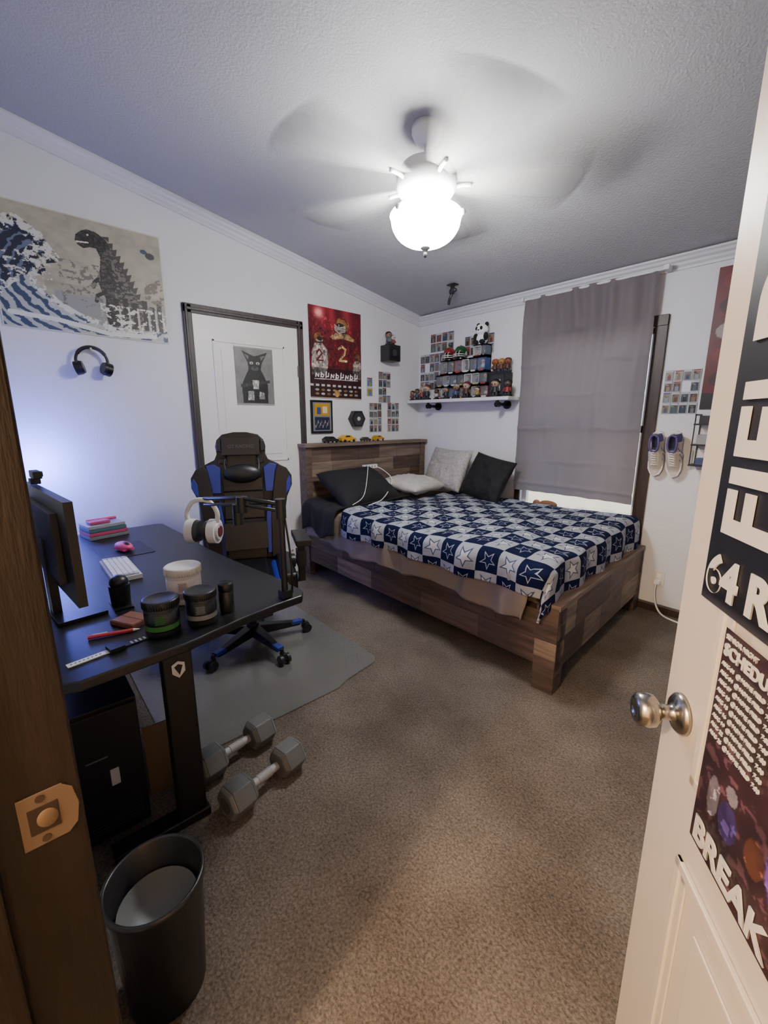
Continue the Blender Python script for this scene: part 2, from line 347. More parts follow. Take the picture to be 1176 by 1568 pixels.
Mh=Matrix(((0,1,0,.06),(1,0,0,1.99),(0,0,1,.12),(0,0,0,1)))
planks('headboard_plank',1.42,1.03,8,.06,Mh,'Y',3)
for yy in(1.955,3.385): box('headboard_post',.03,.14,yy,yy+.06,0,1.16,WD['Y'][0],bed,bevel=.003)
box('headboard_cap',.015,.165,1.945,3.455,1.155,1.185,WD['Y'][2],bed,bevel=.003)
box('headboard_back',.03,.06,1.97,3.43,.1,1.155,WD['Y'][1],bed)
planks('side_rail_plank',2.28,.28,2,.035,T(.14,1.965,.13),'X',5)
box('side_rail_cap',.14,2.42,1.96,2.03,.41,.435,WD['X'][3],bed,bevel=.003)
F0=Vector((2.50,1.955,0)); F1=Vector((2.385,3.44,0)); fx=(F1-F0).normalized(); fn_=Vector((-fx.y,fx.x,0))
Mf=Matrix(((fx.x,fn_.x,0,F0.x),(fx.y,fn_.y,0,F0.y),(0,0,1,0),(0,0,0,1)))
Lf=(F1-F0).length
planks('footboard_plank',Lf,.34,2,.045,Mf@T(0,0,.13),'Y',9)
v,f=boxvf(-.004,Lf,-.006,.075,.465,.492); mesh('footboard_cap',[Mf@Vector(p) for p in v],f,WD['Y'][2],bed,bevel=.003)
for s0,s1 in((-.005,.10),(Lf-.1,Lf)):
    for zz in range(5):
        v,f=boxvf(s0,s1,.0+.0,.115,.095*zz+.001,.095*(zz+1)); mesh('foot_post',[Mf@Vector(p) for p in v],f,WD['X'][(zz*2+1)%6],bed,bevel=.002)
box('slat_base',.15,2.38,2.03,3.42,.25,.33,WD['X'][1],bed)
mt=box('mattress',.17,2.33,2.04,3.42,.33,.65,pm('mattress_cloth','#857d74',.9),bed,bevel=.05)
def skew(p): return (p[0]-.085*max(0,(p[1]-2.0))/1.4*max(0,(p[0]-.6))/1.8,p[1],p[2])
def drape(a,b,A1,B1,top,offx,offy,amp,seed):
    dx=max(0,a-A1); dy=max(0,B1-b)
    dr=math.hypot(dx,dy)
    rr=.035
    z=top-(dr-rr*(1-math.exp(-dr/rr)))*.97
    x=min(a,A1)+offx*(1-math.exp(-dx/.03)); y=max(b,B1)-offy*(1-math.exp(-dy/.03))
    k=min(1,dr/.08)
    n=noise.noise(Vector((a*2.2,b*2.2,seed)))*amp+noise.noise(Vector((a*7,b*7,seed)))*amp*.4
    z+=n*(1-k)
    w=(math.sin(a*17+2*noise.noise(Vector((a*3,0,seed))))*.5+noise.noise(Vector((a*9,b*2,seed+3))))*amp*1.1*k
    y-=w if dy>0 else 0
    w2=math.sin(b*19+seed)*amp*.5*k
    x+=w2 if dx>0 else 0
    return skew((x,y,z))
def sheet(u,v):
    a=.17+u*2.24; b=3.40-v*1.72
    hem=.02*math.sin(a*5)+.03*noise.noise(Vector((a*4,0,5)))
    if v>.8: b+=hem*(v-.8)/.2
    x,y,z=drape(a,b,2.32,2.015,.655,.01,.088,.026,4.2)
    return (x,y,max(z,.35+.02*math.sin(a*6)+.01*math.sin(a*17)))
gridmesh('taupe_sheet',sheet,190,110,pm('taupe_sheet_cloth','#857b72',.8,nscale=3,namt=.1,bump=.1,bscale=300),bed,thick=.004)
def quiltmat():
    m=pm('star_check_quilt','#1c2440',.9); nt=m.node_tree; b=nt.nodes['Principled BSDF']
    tc=nt.nodes.new('ShaderNodeTexCoord'); sp=nt.nodes.new('ShaderNodeSeparateXYZ'); nt.links.new(tc.outputs['UV'],sp.inputs[0])
    def Mt(op,*a):
        n=nt.nodes.new('ShaderNodeMath'); n.operation=op
        for i,x in enumerate(a):
            if isinstance(x,(int,float)): n.inputs[i].default_value=x
            else: nt.links.new(x,n.inputs[i])
        return n.outputs[0]
    u=sp.outputs[0];v=sp.outputs[1]
    fu=Mt('FLOOR',u);fv=Mt('FLOOR',v); par=Mt('MODULO',Mt('ADD',Mt('ADD',fu,fv),100),2.0)
    x=Mt('SUBTRACT',Mt('SUBTRACT',u,fu),.5); y=Mt('SUBTRACT',Mt('SUBTRACT',v,fv),.5)
    r=Mt('SQRT',Mt('ADD',Mt('MULTIPLY',x,x),Mt('MULTIPLY',y,y))); th=Mt('ADD',Mt('ARCTAN2',x,y),20*pi/5)
    a=Mt('ABSOLUTE',Mt('SUBTRACT',Mt('MODULO',Mt('ADD',th,pi/5),2*pi/5),pi/5))
    px=Mt('MULTIPLY',r,Mt('COSINE',a)); py=Mt('MULTIPLY',r,Mt('SINE',a))
    def star(Rr):
        ri=Rr*.42; ix=ri*math.cos(pi/5); iy=ri*math.sin(pi/5)
        c=Mt('SUBTRACT',Mt('MULTIPLY',py,ix-Rr),Mt('MULTIPLY',Mt('SUBTRACT',px,Rr),iy)); return Mt('GREATER_THAN',c,0.0)
    s0=star(.46); s1=star(.40); s2=star(.32); ring=Mt('SUBTRACT',s0,star(.35))
    def mixc(f,c1,c2):
        n=nt.nodes.new('ShaderNodeMixRGB'); nt.links.new(f,n.inputs[0])
        for i,c in((1,c1),(2,c2)):
            if isinstance(c,str): n.inputs[i].default_value=(*H(c),1)
            else: nt.links.new(c,n.inputs[i])
        return n.outputs[0]
    lightsq=mixc(ring,mixc(s2,'#8f9299','#b0b2b6'),'#38435f')
    darksq=mixc(s1,'#0a1130',mixc(s2,'#9498a4','#0f1739'))
    base=mixc(par,darksq,lightsq); nt.links.new(base,b.inputs['Base Color']); b.inputs['Specular IOR Level'].default_value=.12
    n=nt.nodes.new('ShaderNodeTexNoise'); n.inputs['Scale'].default_value=30; bp_=nt.nodes.new('ShaderNodeBump'); bp_.inputs['Strength'].default_value=.4; bp_.inputs['Distance'].default_value=.01
    nt.links.new(tc.outputs['Object'],n.inputs[0]); nt.links.new(n.outputs['Fac'],bp_.inputs['Height']); nt.links.new(bp_.outputs[0],b.inputs['Normal']); return m
qm=quiltmat()
QL,QB=2.02,1.57
def quilt(u,v):
    a=.62+u*QL; b=3.39-v*QB - .03*(1-u)
    a+= .08*v*(1-u)
    x,y,z=drape(a,b,2.37,2.02,.685,.068,.115,.030,1.7)
    return (x,y,max(z,.44)+.004 if b>2.1 else z+.004)
qq=gridmesh('star_quilt',quilt,230,190,qm,bed,thick=.012,uv=(QL/.138,QB/.138))
def pillow(name,w,h,t,M,m,seed=0,parent=None):
    def f(u,v,s):
        x=(u*2-1);y=(v*2-1); e=max(0,(1-abs(x)**2.6))*max(0,(1-abs(y)**2.6)); th=t*.5*e**.45
        px=x*w/2*(1-.05*(1-y*y)); py=y*h/2*(1-.05*(1-x*x))
        n=noise.noise(Vector((x*2.5+seed,y*2.5,s)))*.016+noise.noise(Vector((x*6+seed,y*6,s)))*.009
        return M@Vector((px,py,s*(th+n*min(1,e*3))))
    N=36; v=[];fc=[]
    for s in(1,-1):
        o=len(v)
        for j in range(N+1):
            for i in range(N+1): v.append(f(i/N,j/N,s))
        for j in range(N):
            for i in range(N): q=(o+j*(N+1)+i,o+j*(N+1)+i+1,o+(j+1)*(N+1)+i+1,o+(j+1)*(N+1)+i); fc.append(q if s>0 else q[::-1])
    me=bpy.data.meshes.new(name); me.from_pydata([tuple(p) for p in v],[],fc)
    bm=bmesh.new(); bm.from_mesh(me); bmesh.ops.remove_doubles(bm,verts=bm.verts,dist=.0005); bm.to_mesh(me); bm.free()
    me.materials.append(m); me.polygons.foreach_set('use_smooth',[True]*len(me.polygons)); return link(bpy.data.objects.new(name,me),parent)
wh=pm('white_pillowcase','#bdbab5',.85,nscale=26,namt=.12); bk=pm('black_fabric','#0a0a0c',.8,bump=.1,bscale=200); bk2=pm('charcoal_fabric','#111114',.85,bump=.2,bscale=60)
pillow('white_pillow',.46,.52,.14,T(.47,2.94,.785)@RZ(8)@RY(6),wh,1)
pillow('patterned_pillow',.60,.42,.15,T(.58,3.30,.91)@RZ(-12)@RX(68),pm('dotted_pillowcase','#a8a49e',.85,nscale=60,namt=.25),2)
pillow('black_throw_pillow',.46,.42,.13,T(1.11,3.24,.875)@RZ(-6)@RY(9)@RX(64),bk,3)
pillow('black_pillow',.50,.66,.22,T(.40,2.35,.80)@RZ(2)@RY(30),bk2,4)
def blk(u,v):
    a=.165+.47*v; b=2.72-.98*u+.03*math.sin(v*8)
    x,y,z=drape(a,b,3,2.03,.70,.0,.125,.035,7.7); return (x,y-.01,z)
gridmesh('dark_blanket',blk,70,40,bk2,bed,thick=.014)
b=MB(); b.box(.185,.22,2.54,2.70,.935,.97,'#e8e8e8')
for k in range(4): b.box(.22,.2215,2.555+.035*k,2.575+.035*k,.943,.962,'#999999')
b.tube([(.20,2.69,.95),(.26,2.73,.92),(.42,2.70,.86),(.54,2.58,.79),(.68,2.36,.725),(.76,2.15,.715)],.004,'#ededed',res=6)
b.tube([(.20,2.56,.94),(.3,2.5,.98),(.42,2.42,.965),(.64,2.2,.78),(.68,2.05,.72)],.003,'#ededed',res=6)
b.done('power_strip',bevel=.002,rough=.35)
def car(c,loc,rz,L=.13):
    b=MB(); b.prism([(-.5,.08),(.5,.08),(.5,.2),(.28,.26),(.12,.38),(-.25,.38),(-.45,.27),(-.5,.25)],-.2,.2,c,Matrix.Scale(L,4)); b.prism([(.1,.27),(.02,.36),(-.2,.36),(-.3,.27)],-.203,.203,'#151515',Matrix.Scale(L,4))
    for x in(-.3,.3):
        for y in(-.2,.2): b.cyl((x*L,y*L-.01*L,.08*L),(x*L,y*L+.01*L,.08*L),.085*L,.085*L,'#111111',14)
    b.done('toy_car',bevel=.002,rough=.25,loc=loc,rot=(0,0,rz))
car('#c99a18',(.09,2.44,1.1855),pi/2,.17); car('#242424',(.09,2.25,1.1855),pi/2,.15); car('#b98c18',(.09,2.82,1.1855),pi/2+.2,.14); car('#3a3420',(.09,2.66,1.1855),pi/2,.11)
# ------------------------------------------------------------------ posters on left wall
def waveP(U,V):
    C=np.ones(U.shape+(3,))*np.array([.68,.66,.585]); n=fb(U,V,14,3); C*=(.86+.22*n)[...,None]
    A=.84/.66
    hz=(V<.42)&(U>.25); C[hz]*=.93
    m=(V<.30+.08*fb(U,V,9,5))&(U>.3); C[m]=[.56,.57,.56]
    bw=[(0,.30),(0,.80),(.03,.84),(.08,.80),(.13,.85),(.19,.80),(.24,.76),(.27,.68),(.31,.62),(.26,.60),(.22,.63),(.19,.56),(.23,.50),(.18,.46),(.15,.38),(.17,.30),(.08,.33)]
    m=inp(U,V,bw); C[m]=[.12,.14,.22]
    s=np.sin((np.hypot((U-.32)*A,V-.42))*95+6*n)>.55; C[m&s]=[.38,.42,.52]
    d=dl(U,V,bw[1:13],A); nf=fb(U,V,34,11); C[(d<.055)&(nf>.53)]=[.82,.82,.79]; C[(d<.05)&(nf<.42)]=[.10,.12,.2]
    w2=[(0,0),(0,.28),(.07,.38),(.15,.44),(.22,.36),(.30,.24),(.42,.15),(.58,.09),(.8,.07),(1,.16),(1,0)]
    m=inp(U,V,w2); C[m]=[.68,.70,.69]
    s=np.sin(np.hypot((U-.62)*A,(V-.75)*1.0)*85+7*n)>.05; C[m&s]=[.20,.27,.38]
    d=dl(U,V,w2[1:10],A); C[(d<.035)&(fb(U,V,40,21)>.5)]=[.84,.84,.81]
    d=dl(U,V,[(.05,.12),(.3,.1),(.6,.03),(.9,.05)],A); C[d<.02]=[.85,.85,.83]
    g=[(.455,.80),(.465,.85),(.50,.89),(.53,.91),(.58,.905),(.63,.87),(.67,.81),(.705,.72),(.75,.60),(.785,.48),(.81,.36),(.84,.22),(.86,.10),(.60,.10),(.585,.22),(.60,.34),(.575,.42),(.56,.50),(.585,.60),(.595,.70),(.575,.765),(.54,.765),(.50,.745),(.47,.765)]
    m=inp(U,V,g); tex=fb(U,V,60,31); C[m]=[.23,.22,.21]; C[m&(tex>.54)]=[.36,.34,.32]; C[m&(np.sin(V*150+U*40+10*tex)>.8)]=[.13,.12,.12]
    gl_=m&(U>.66)&(tex>.5); C[gl_]=[.44,.42,.39]
    sh=m&(U<.60+.05*np.sin(V*9)); C[sh]*=.7
    for k in range(13):
        t=k/12; cx=.64+.21*t; cy=.86-.62*t; r=.016+.012*math.sin(pi*t); C[inp(U,V,[(cx-.02,cy+.02),(cx+r*1.4,cy+r*1.8),(cx+.02,cy-.02)])]=[.28,.26,.24]
    C[dl(U,V,[(.58,.52),(.54,.47),(.53,.43)],A)<.016]=[.2,.19,.18]; C[dl(U,V,[(.6,.40),(.55,.36),(.54,.31)],A)<.016]=[.2,.19,.18]
    C[dl(U,V,[(.465,.79),(.53,.80)],A)<.006]=[.85,.83,.78]; C[((U-.535)*A/.008)**2+((V-.865)/.007)**2<1]=[.9,.88,.8]
    for k,x in enumerate([.66,.72,.78,.85,.90,.95]):
        m=(abs(U-x)<.014+.006*fb(U,V,30,81))&(V>.10)&(V<.36+.05*math.sin(k*3)); C[m]=[.20,.17,.16]; C[(abs(U-x-.02)<.006)&(V>.1)&(V<.3)]=[.74,.71,.64]
    ff=fb(U,V,38,41); m=(U>.56)&(V>.06)&(V<.30)&(ff>.60); C[m]=[.84,.83,.79]
    m=(U>.86)&(V>.3)&(V<.62)&(fb(U,V,26,51)>.57); C[m]=[.45,.42,.38]
    m=(((U-.92)*A/.04)**2+((V-.80)/.03)**2<1); C[m]=[.25,.25,.25]; m=(((U-.88)*A/.03)**2+((V-.83)/.02)**2<1); C[m]=[.25,.3,.4]
    m=(U>.34)&(U<.58)&(V>.24)&(V<.62)&(fb(U,V,40,61)>.60); C[m]=[.46,.44,.41]
    m=(U<.30)&(V>.42)&(V<.62)&(fb(U,V,44,71)>.64); C[m]=[.8,.8,.77]
    e=(U<.008)|(U>.992)|(V<.01)|(V>.99); C[e]=[.78,.77,.72]
    return C
paint('great_wave_poster',(.006,.085,1.925),(0,.885,-.01),(0,0,.675),360,270,waveP)
def catP(U,V):
    C=np.ones(U.shape+(3,))*np.array([.47,.47,.46]); C*=(.8+.35*fb(U,V,5,2))[...,None]
    def P(p,c): C[inp(U,V,p)]=c
    dk=[.09,.09,.09]
    P([(.16,.03),(.14,.35),(.26,.52),(.34,.62),(.32,.74),(.18,.94),(.38,.88),(.50,.85),(.64,.88),(.86,.94),(.70,.74),(.66,.62),(.74,.52),(.84,.35),(.82,.03)],dk)
    P([(.24,.88),(.34,.78),(.36,.85)],[.4,.38,.37]); P([(.80,.88),(.68,.78),(.66,.85)],[.4,.38,.37])
    C[((U-.42)/.05)**2+((V-.73)/.022)**2<1]=[.7,.7,.65]; C[((U-.59)/.05)**2+((V-.73)/.022)**2<1]=[.7,.7,.65]
    C[((U-.42)/.014)**2+((V-.73)/.018)**2<1]=[.05,.05,.05]; C[((U-.59)/.014)**2+((V-.73)/.018)**2<1]=[.05,.05,.05]
    C[((U-.505)/.10)**2+((V-.64)/.04)**2<1]=[.26,.26,.26]; C[((U-.505)/.03)**2+((V-.66)/.014)**2<1]=[.04,.04,.04]
    P([(.12,.30),(.90,.40),(.90,.45),(.12,.36)],[.17,.17,.17]); P([(.44,.28),(.58,.28),(.6,.44),(.42,.44)],[.55,.55,.53]); P([(.28,.08),(.44,.08),(.45,.25),(.3,.24)],[.5,.5,.49]); P([(.58,.1),(.74,.1),(.72,.22),(.6,.24)],[.45,.45,.44])
    s=fb(U,V,30,8); m=inp(U,V,[(.16,.03),(.82,.03),(.7,.55),(.3,.55)])&(s>.58); C[m]*=1.5
    C[(V<.02)|(V>.985)]=[.6,.6,.6]; return C
paint('cat_poster',(.030,1.425,1.51),(0,.318,0),(0,0,.44),100,140,catP)
def teamP(U,V):
    C=np.ones(U.shape+(3,))*np.array([.34,.05,.09]); C*=(.45+1.0*fb(U,V,5,2))[...,None]
    for cx,w in((.22,.10),(.42,.07),(.7,.09)):
        g=np.exp(-(((U-cx-(1-V)*.15)/w)**2))*np.clip((V-.5)*2,0,1); C+=g[...,None]*np.array([.30,.14,.14])
    C+=np.exp(-(((U-.18)/.08)**2+((V-.93)/.05)**2))[...,None]*np.array([.7,.6,.55])
    tn=fb(U,V,22,55)
    def E(cx,cy,rx,ry,c): 
        m=((U-cx)/rx)**2+((V-cy)/ry)**2<1; C[m]=np.array(c)*(.55+.9*tn[m])[...,None]
    def P(p,c): 
        m=inp(U,V,p); C[m]=np.array(c)*(.5+1.0*tn[m])[...,None]
    # central player: shoulders, arms, helmet
    P([(.40,.26),(.41,.48),(.34,.46),(.27,.52),(.29,.62),(.38,.70),(.50,.745),(.74,.745),(.87,.70),(.96,.60),(.98,.48),(.93,.40),(.87,.45),(.86,.26)],[.34,.05,.08])
    P([(.38,.695),(.50,.745),(.74,.745),(.87,.70),(.84,.67),(.62,.69),(.44,.665)],[.58,.48,.32])
    P([(.29,.56),(.27,.50),(.34,.44),(.40,.47)],[.36,.22,.15]); P([(.97,.52),(.98,.44),(.92,.38),(.87,.44)],[.36,.22,.15])
    P([(.55,.745),(.55,.78),(.70,.78),(.70,.745)],[.30,.18,.12])
    E(.635,.845,.125,.080,[.52,.38,.20]); E(.585,.810,.085,.050,[.12,.09,.09])
    for k in(-1.5,-.5,.5,1.5): C[dl(U,V,[(.48,.805+.018*k),(.56,.775+.018*k),(.68,.80+.018*k)],.73)<.005]=[.74,.70,.66]
    C[dl(U,V,[(.56,.785),(.56,.84)],.73)<.005]=[.74,.70,.66]
    C[dl(U,V,[(.60,.915),(.68,.905),(.73,.86)],.73)<.010]=[.42,.05,.08]
    # left team mate
    P([(.03,.26),(.04,.50),(.10,.60),(.24,.61),(.33,.54),(.34,.40),(.30,.26)],[.66,.61,.58]); E(.17,.665,.080,.055,[.44,.28,.14]); E(.19,.645,.050,.032,[.1,.08,.08]); C[dl(U,V,[(.13,.64),(.19,.625),(.25,.64)],.73)<.006]=[.7,.66,.6]
    C[dl(U,V,[(.13,.50),(.18,.54),(.23,.50),(.13,.42),(.24,.42)],.73)<.010]=[.36,.06,.09]
    P([(.82,.24),(.83,.42),(.9,.47),(.99,.44),(.99,.24)],[.56,.50,.47]); E(.92,.50,.055,.038,[.38,.24,.14])
    C[dl(U,V,[(.55,.57),(.61,.605),(.68,.575),(.665,.52),(.56,.44),(.70,.44)],.73)<.012]=[.74,.64,.42]
    m=inp(U,V,[(0,.25),(1,.25),(1,.78),(0,.78)])&(fb(U,V,30,9)>.62); C[m]*=.5
    m=inp(U,V,[(0,.25),(1,.25),(1,.9),(0,.9)])&(fb(U,V,40,19)>.68); C[m]=np.minimum(1,C[m]*1.5+.04)
    C*=np.where((V>.17)&(V<.34),.55,1.)[...,None]
    for k in range(9):
        x=.10+.095*k; hh=.035+.012*((k*7)%3); 
        C[dl(U,V,[(x,.24-.002*k),(x+.01,.24+hh)],.73)<.007]=[.93,.91,.91]
        if k%3==0: C[dl(U,V,[(x+.01,.24+hh),(x+.05,.24),(x+.06,.24+hh)],.73)<.006]=[.93,.91,.91]
        elif k%3==1: C[abs(np.hypot((U-x-.03)*.73,V-.255)-.017)<.006]=[.93,.91,.91]
        else: C[dl(U,V,[(x,.245),(x+.05,.25),(x+.055,.285)],.73)<.006]=[.93,.91,.91]
    C[dl(U,V,[(.08,.215),(.92,.225)],.73)<.004]=[.85,.82,.82]
    C[V<.17]=[.16,.035,.05]; m=(V>.135)&(V<.16)&(np.sin(U*60)>-.3); C[m]=[.75,.75,.75]
    for k in range(8):
        for j in(0,1): E(.12+.11*k,.095-.045*j,.035,.012,[.55,.42,.22] if (k+j)%2 else [.66,.66,.66])
    E(.5,.06,.05,.04,[.65,.5,.25]); C[V<.012]=[.6,.55,.5]; return C
paint('football_team_poster',(.006,2.11,1.585),(0,.57,-.006),(0,0,.775),220,300,teamP)
b=MB(); b.box(.001,.018,2.10,2.33,1.27,1.565,'#0e0e0e').box(.018,.0185,2.118,2.312,1.29,1.545,'#77777a').box(.0185,.0195,2.135,2.295,1.43,1.535,'#b5851a').box(.0195,.02,2.16,2.20,1.44,1.50,'#2c3f7a').box(.0195,.02,2.22,2.27,1.45,1.51,'#d0c498').box(.0185,.0195,2.135,2.295,1.30,1.415,'#1d253c')
for k in range(12): b.box(.0195,.02,2.14+.0125*k,2.149+.0125*k,1.32+.02*(k%3),1.345+.02*(k%3),'#7a5d4c' if k%2 else '#9a9a9e')
b.done('framed_photo',bevel=.001,rough=.3)
def cards(name,P0,eu,ev,cols,rows,w,h,gap,seed,nrm,parent=None,pal=None,skip=0):
    r=random.Random(seed); b=MB(); eu=Vector(eu);ev=Vector(ev);nn=Vector(nrm)
    M=Matrix((( eu.x,nn.x,ev.x,P0[0]),(eu.y,nn.y,ev.y,P0[1]),(eu.z,nn.z,ev.z,P0[2]),(0,0,0,1)))
    pal=pal or ['#4f5a68','#75695a','#6f3a3a','#3b4753','#857a66','#47584b','#6b6b6e','#948c7e','#323c53','#5f4538','#2b2b30','#7c8894']
    for j in range(rows):
        for i in range(cols):
            if r.random()<skip: continue
            x=i*(w+gap)+r.uniform(-.002,.002); z=j*(h+gap)
            b.box(x,x+w,.001,.006,z,z+h,r.choice(['#9fa4a9','#aeb2b5','#8d9298']),M); b.box(x+w*.08,x+w*.92,.006,.0068,z+h*.05,z+h*.80,r.choice(pal),M); b.box(x+w*.08,x+w*.92,.006,.0068,z+h*.83,z+h*.95,r.choice(['#b5b5b5','#8b3434','#c0c0c0','#3d4a70']),M)
            b.box(x+w*.3,x+w*.72,.0068,.0075,z+h*.07,z+h*.5,r.choice(pal),M); b.sph((x+w*.5,.007,z+h*.60),(w*.14,.001,h*.09),'#80654f',M,n=5); b.box(x+w*.15,x+w*.4,.0068,.0074,z+h*.62,z+h*.76,r.choice(pal),M)
    return b.done(name,parent,rough=.25)
cards('trading_card_display',(0,2.90,1.56),(0,1,0),(0,0,1),3,4,.05,.072,.004,1,(1,0,0),skip=.05)
cards('trading_card_display',(0,2.75,1.62),(0,1,0),(0,0,1),1,2,.07,.085,.006,2,(1,0,0),pal=['#a5852c','#3e6fae'])
cards('trading_card_display',(0,2.78,1.27),(0,1,0),(0,0,1),3,4,.05,.068,.004,3,(1,0,0))
cards('trading_card_display',(0,3.02,1.27),(0,1,0),(0,0,1),3,4,.05,.070,.004,4,(1,0,0))
cards('trading_card_display',(2.365,D,1.435),(1,0,0),(0,0,1),4,4,.048,.068,.004,6,(0,-1,0),skip=.08)
def fig(b,x,y,z,s,hc,bc,lc='#202028',hair='#17120f'):
    b.box(x-.028*s,x+.028*s,y-.02*s,y+.02*s,z,z+.012*s,'#1a1a1a'); b.cyl((x-.012*s,y,z+.01*s),(x-.012*s,y,z+.035*s),.010*s,.010*s,lc,8); b.cyl((x+.012*s,y,z+.01*s),(x+.012*s,y,z+.035*s),.010*s,.010*s,lc,8)
    b.cyl((x,y,z+.03*s),(x,y,z+.065*s),.022*s,.017*s,bc,12); b.sph((x,y,z+.088*s),(.030*s,.026*s,.026*s),hc,n=9)
    b.sph((x,y+.004*s,z+.096*s),(.0315*s,.027*s,.022*s),hair,n=9)
    b.cyl((x-.02*s,y,z+.06*s),(x-.032*s,y-.008*s,z+.035*s),.007*s,.006*s,bc,8); b.cyl((x+.02*s,y,z+.06*s),(x+.032*s,y-.008*s,z+.035*s),.007*s,.006*s,bc,8)
    b.sph((x-.011*s,y-.024*s,z+.082*s),(.004*s,.003*s,.005*s),'#050505',n=5); b.sph((x+.011*s,y-.024*s,z+.082*s),(.004*s,.003*s,.005*s),'#050505',n=5)
b=MB(); b.box(0.001,.13,2.93,3.08,1.955,2.105,'#141416').box(.13,.132,2.945,3.065,1.97,2.09,'#050506'); b.cyl((.132,3.0,2.03),(.136,3.0,2.03),.03,.03,'#303036'); b.done('wall_cube_speaker',bevel=.004,rough=.35)
b=MB(); fig(b,0,0,0,1.1,'#8a6a50','#5b6473'); fig(b,.055,0,0,.9,'#c8c8c8','#8a3a34',hair='#a8a8a8'); b.done('figurine',loc=(.07,2.98,2.106),rot=(0,0,pi/2))
b=MB(); hx=[(.085*math.cos(pi/3*k),.085*math.sin(pi/3*k)) for k in range(6)]; b.prism(hx,-.03,.03,'#111113'); hx2=[(p[0]*.75,p[1]*.75) for p in hx]; b.prism(hx2,-.032,-.03,'#2c2c31'); b.sph((0,-.033,0),(.02,.01,.02),'#b8b1a3',n=8); b.done('hexagon_wall_speaker',bevel=.003,rough=.3,loc=(.032,2.60,1.40),rot=(0,0,pi/2))  # black hexagonal speaker on the wall, gives no light
b=MB(); pts=[(.085*math.sin(t),0,.085*math.cos(t)) for t in [math.radians(a) for a in range(-105,106,15)]]
b.tube(pts,.009,'#111113',res=2); b.tube([(p[0]*1.0,-.004,p[2]) for p in pts[3:-3]],.012,'#1a1a1c',res=2)
for s in(-1,1):
    Mx=T(s*.078,-.012,-.045)@RZ(s*18)@RY(s*14); b.cyl((-.016,0,0),(.016,0,0),.042,.042,'#0e0e10',22,Mx); b.cyl((-s*.030,0,0),(-s*.014,0,0),.036,.040,'#1d1d20',22,Mx); b.cyl((s*.016,0,0),(s*.019,0,0),.028,.026,'#3a3a3e',18,Mx)
b.cyl((0,.04,.075),(0,-.02,.075),.006,.006,'#bbbbbb',10); b.done('headphones',bevel=.003,rough=.35,loc=(.045,.487,1.755),rot=(0,0,pi/2))
# ------------------------------------------------------------------ back wall shelf
sh=empty('floating_shelf'); box('board',.02,1.255,3.285,3.472,1.56,1.59,pm('white_shelf_paint','#d2d2d3',.4),sh,bevel=.003)
b=MB()
for x in(.30,1.13): b.cyl((x,D-.001,1.525),(x,3.455,1.525),.038,.038,'#161618').tube([(x,3.46,1.525),(x,3.33,1.525),(x,3.315,1.53),(x,3.31,1.558)],.014,'#161618').cyl((x,3.30,1.525),(x,3.34,1.525),.024,.024,'#161618')
b.done('pipe_brackets',sh,rough=.4,metal=.4)
cards('trading_card_display',(.03,D,1.70),(1,0,0),(0,0,1),6,4,.062,.085,.005,11,(0,-1,0),skip=.04)
cards('trading_card_display',(.17,D,2.07),(1,0,0),(0,0,1),4,2,.072,.085,.006,12,(0,-1,0))
cards('trading_card_display',(.62,D,1.99),(1,0,0),(0,0,1),5,2,.062,.085,.005,13,(0,-1,0),skip=.15)
glassb=bpy.data.materials.new('clear_acrylic'); glassb.use_nodes=True; g=glassb.node_tree.nodes['Principled BSDF']; g.inputs['Base Color'].default_value=(.6,.64,.68,1); g.inputs['Roughness'].default_value=.08; g.inputs['Alpha'].default_value=.12
rr=random.Random(5)
cc=empty('boxed_figure_stack')
skins=['#9a7b60','#a58d75','#4d3528','#75583f','#b09680']
frames=['#3b3b42','#b4b6ba','#4a5060','#7b2f35','#c4c4c6','#2f4478','#8c8f95','#a5a7ab','#5a5a60']
def case(x0,x1,z0,z1,y0=3.368,y1=3.455):
    b=MB(); fc=rr.choice(frames); bc2=rr.choice(['#4a5060','#9ea1a7','#6a3a3f','#44587a','#b5b7bc','#77797e'])
    b.box(x0,x1,y1-.006,y1,z0,z1,bc2); b.box(x0,x1,y0,y1,z0,z0+.012,fc); b.box(x0,x1,y0,y1,z1-.010,z1,fc); b.box(x0,x0+.005,y0,y1,z0,z1,fc); b.box(x1-.005,x1,y0,y1,z0,z1,fc)
    b.box(x0,x1,y0,y0+.002,z0,z0+.022,fc); b.box(x0+.02,x1-.02,y0-.001,y0,z0+.006,z0+.018,rr.choice(['#d0d0d0','#a0302c','#b0964a'])); b.box(x0,x1,y0,y0+.002,z1-.016,z1,fc)
    cx=(x0+x1)/2; c=rr.choice(['#6a2528','#2b3e6b','#98989c','#3a3a40','#33563e','#8a7040']); s=(z1-z0-.026)/.118
    fig(b,cx,(y0+y1)/2,z0+.013,s*1.02,rr.choice(skins),c,hair=rr.choice(['#17120f','#17120f','#6a2020','#c0c0c0','#2a3350']))
    b.done('boxed_figure',cc); box('window_film',x0+.006,x1-.006,y0+.0025,y0+.003,z0+.022,z1-.016,glassb,cc)
for z0,z1,xs,xe,n in((1.591,1.706,.33,.985,7),(1.708,1.823,.35,.97,7),(1.825,1.955,.40,.94,6)):
    w_=(xe-xs)/n
    for i in range(n): case(xs+i*w_+.001,xs+(i+1)*w_-.001,z0,z1)
case(.80,.89,1.957,2.06); case(.892,.94,1.957,2.06)
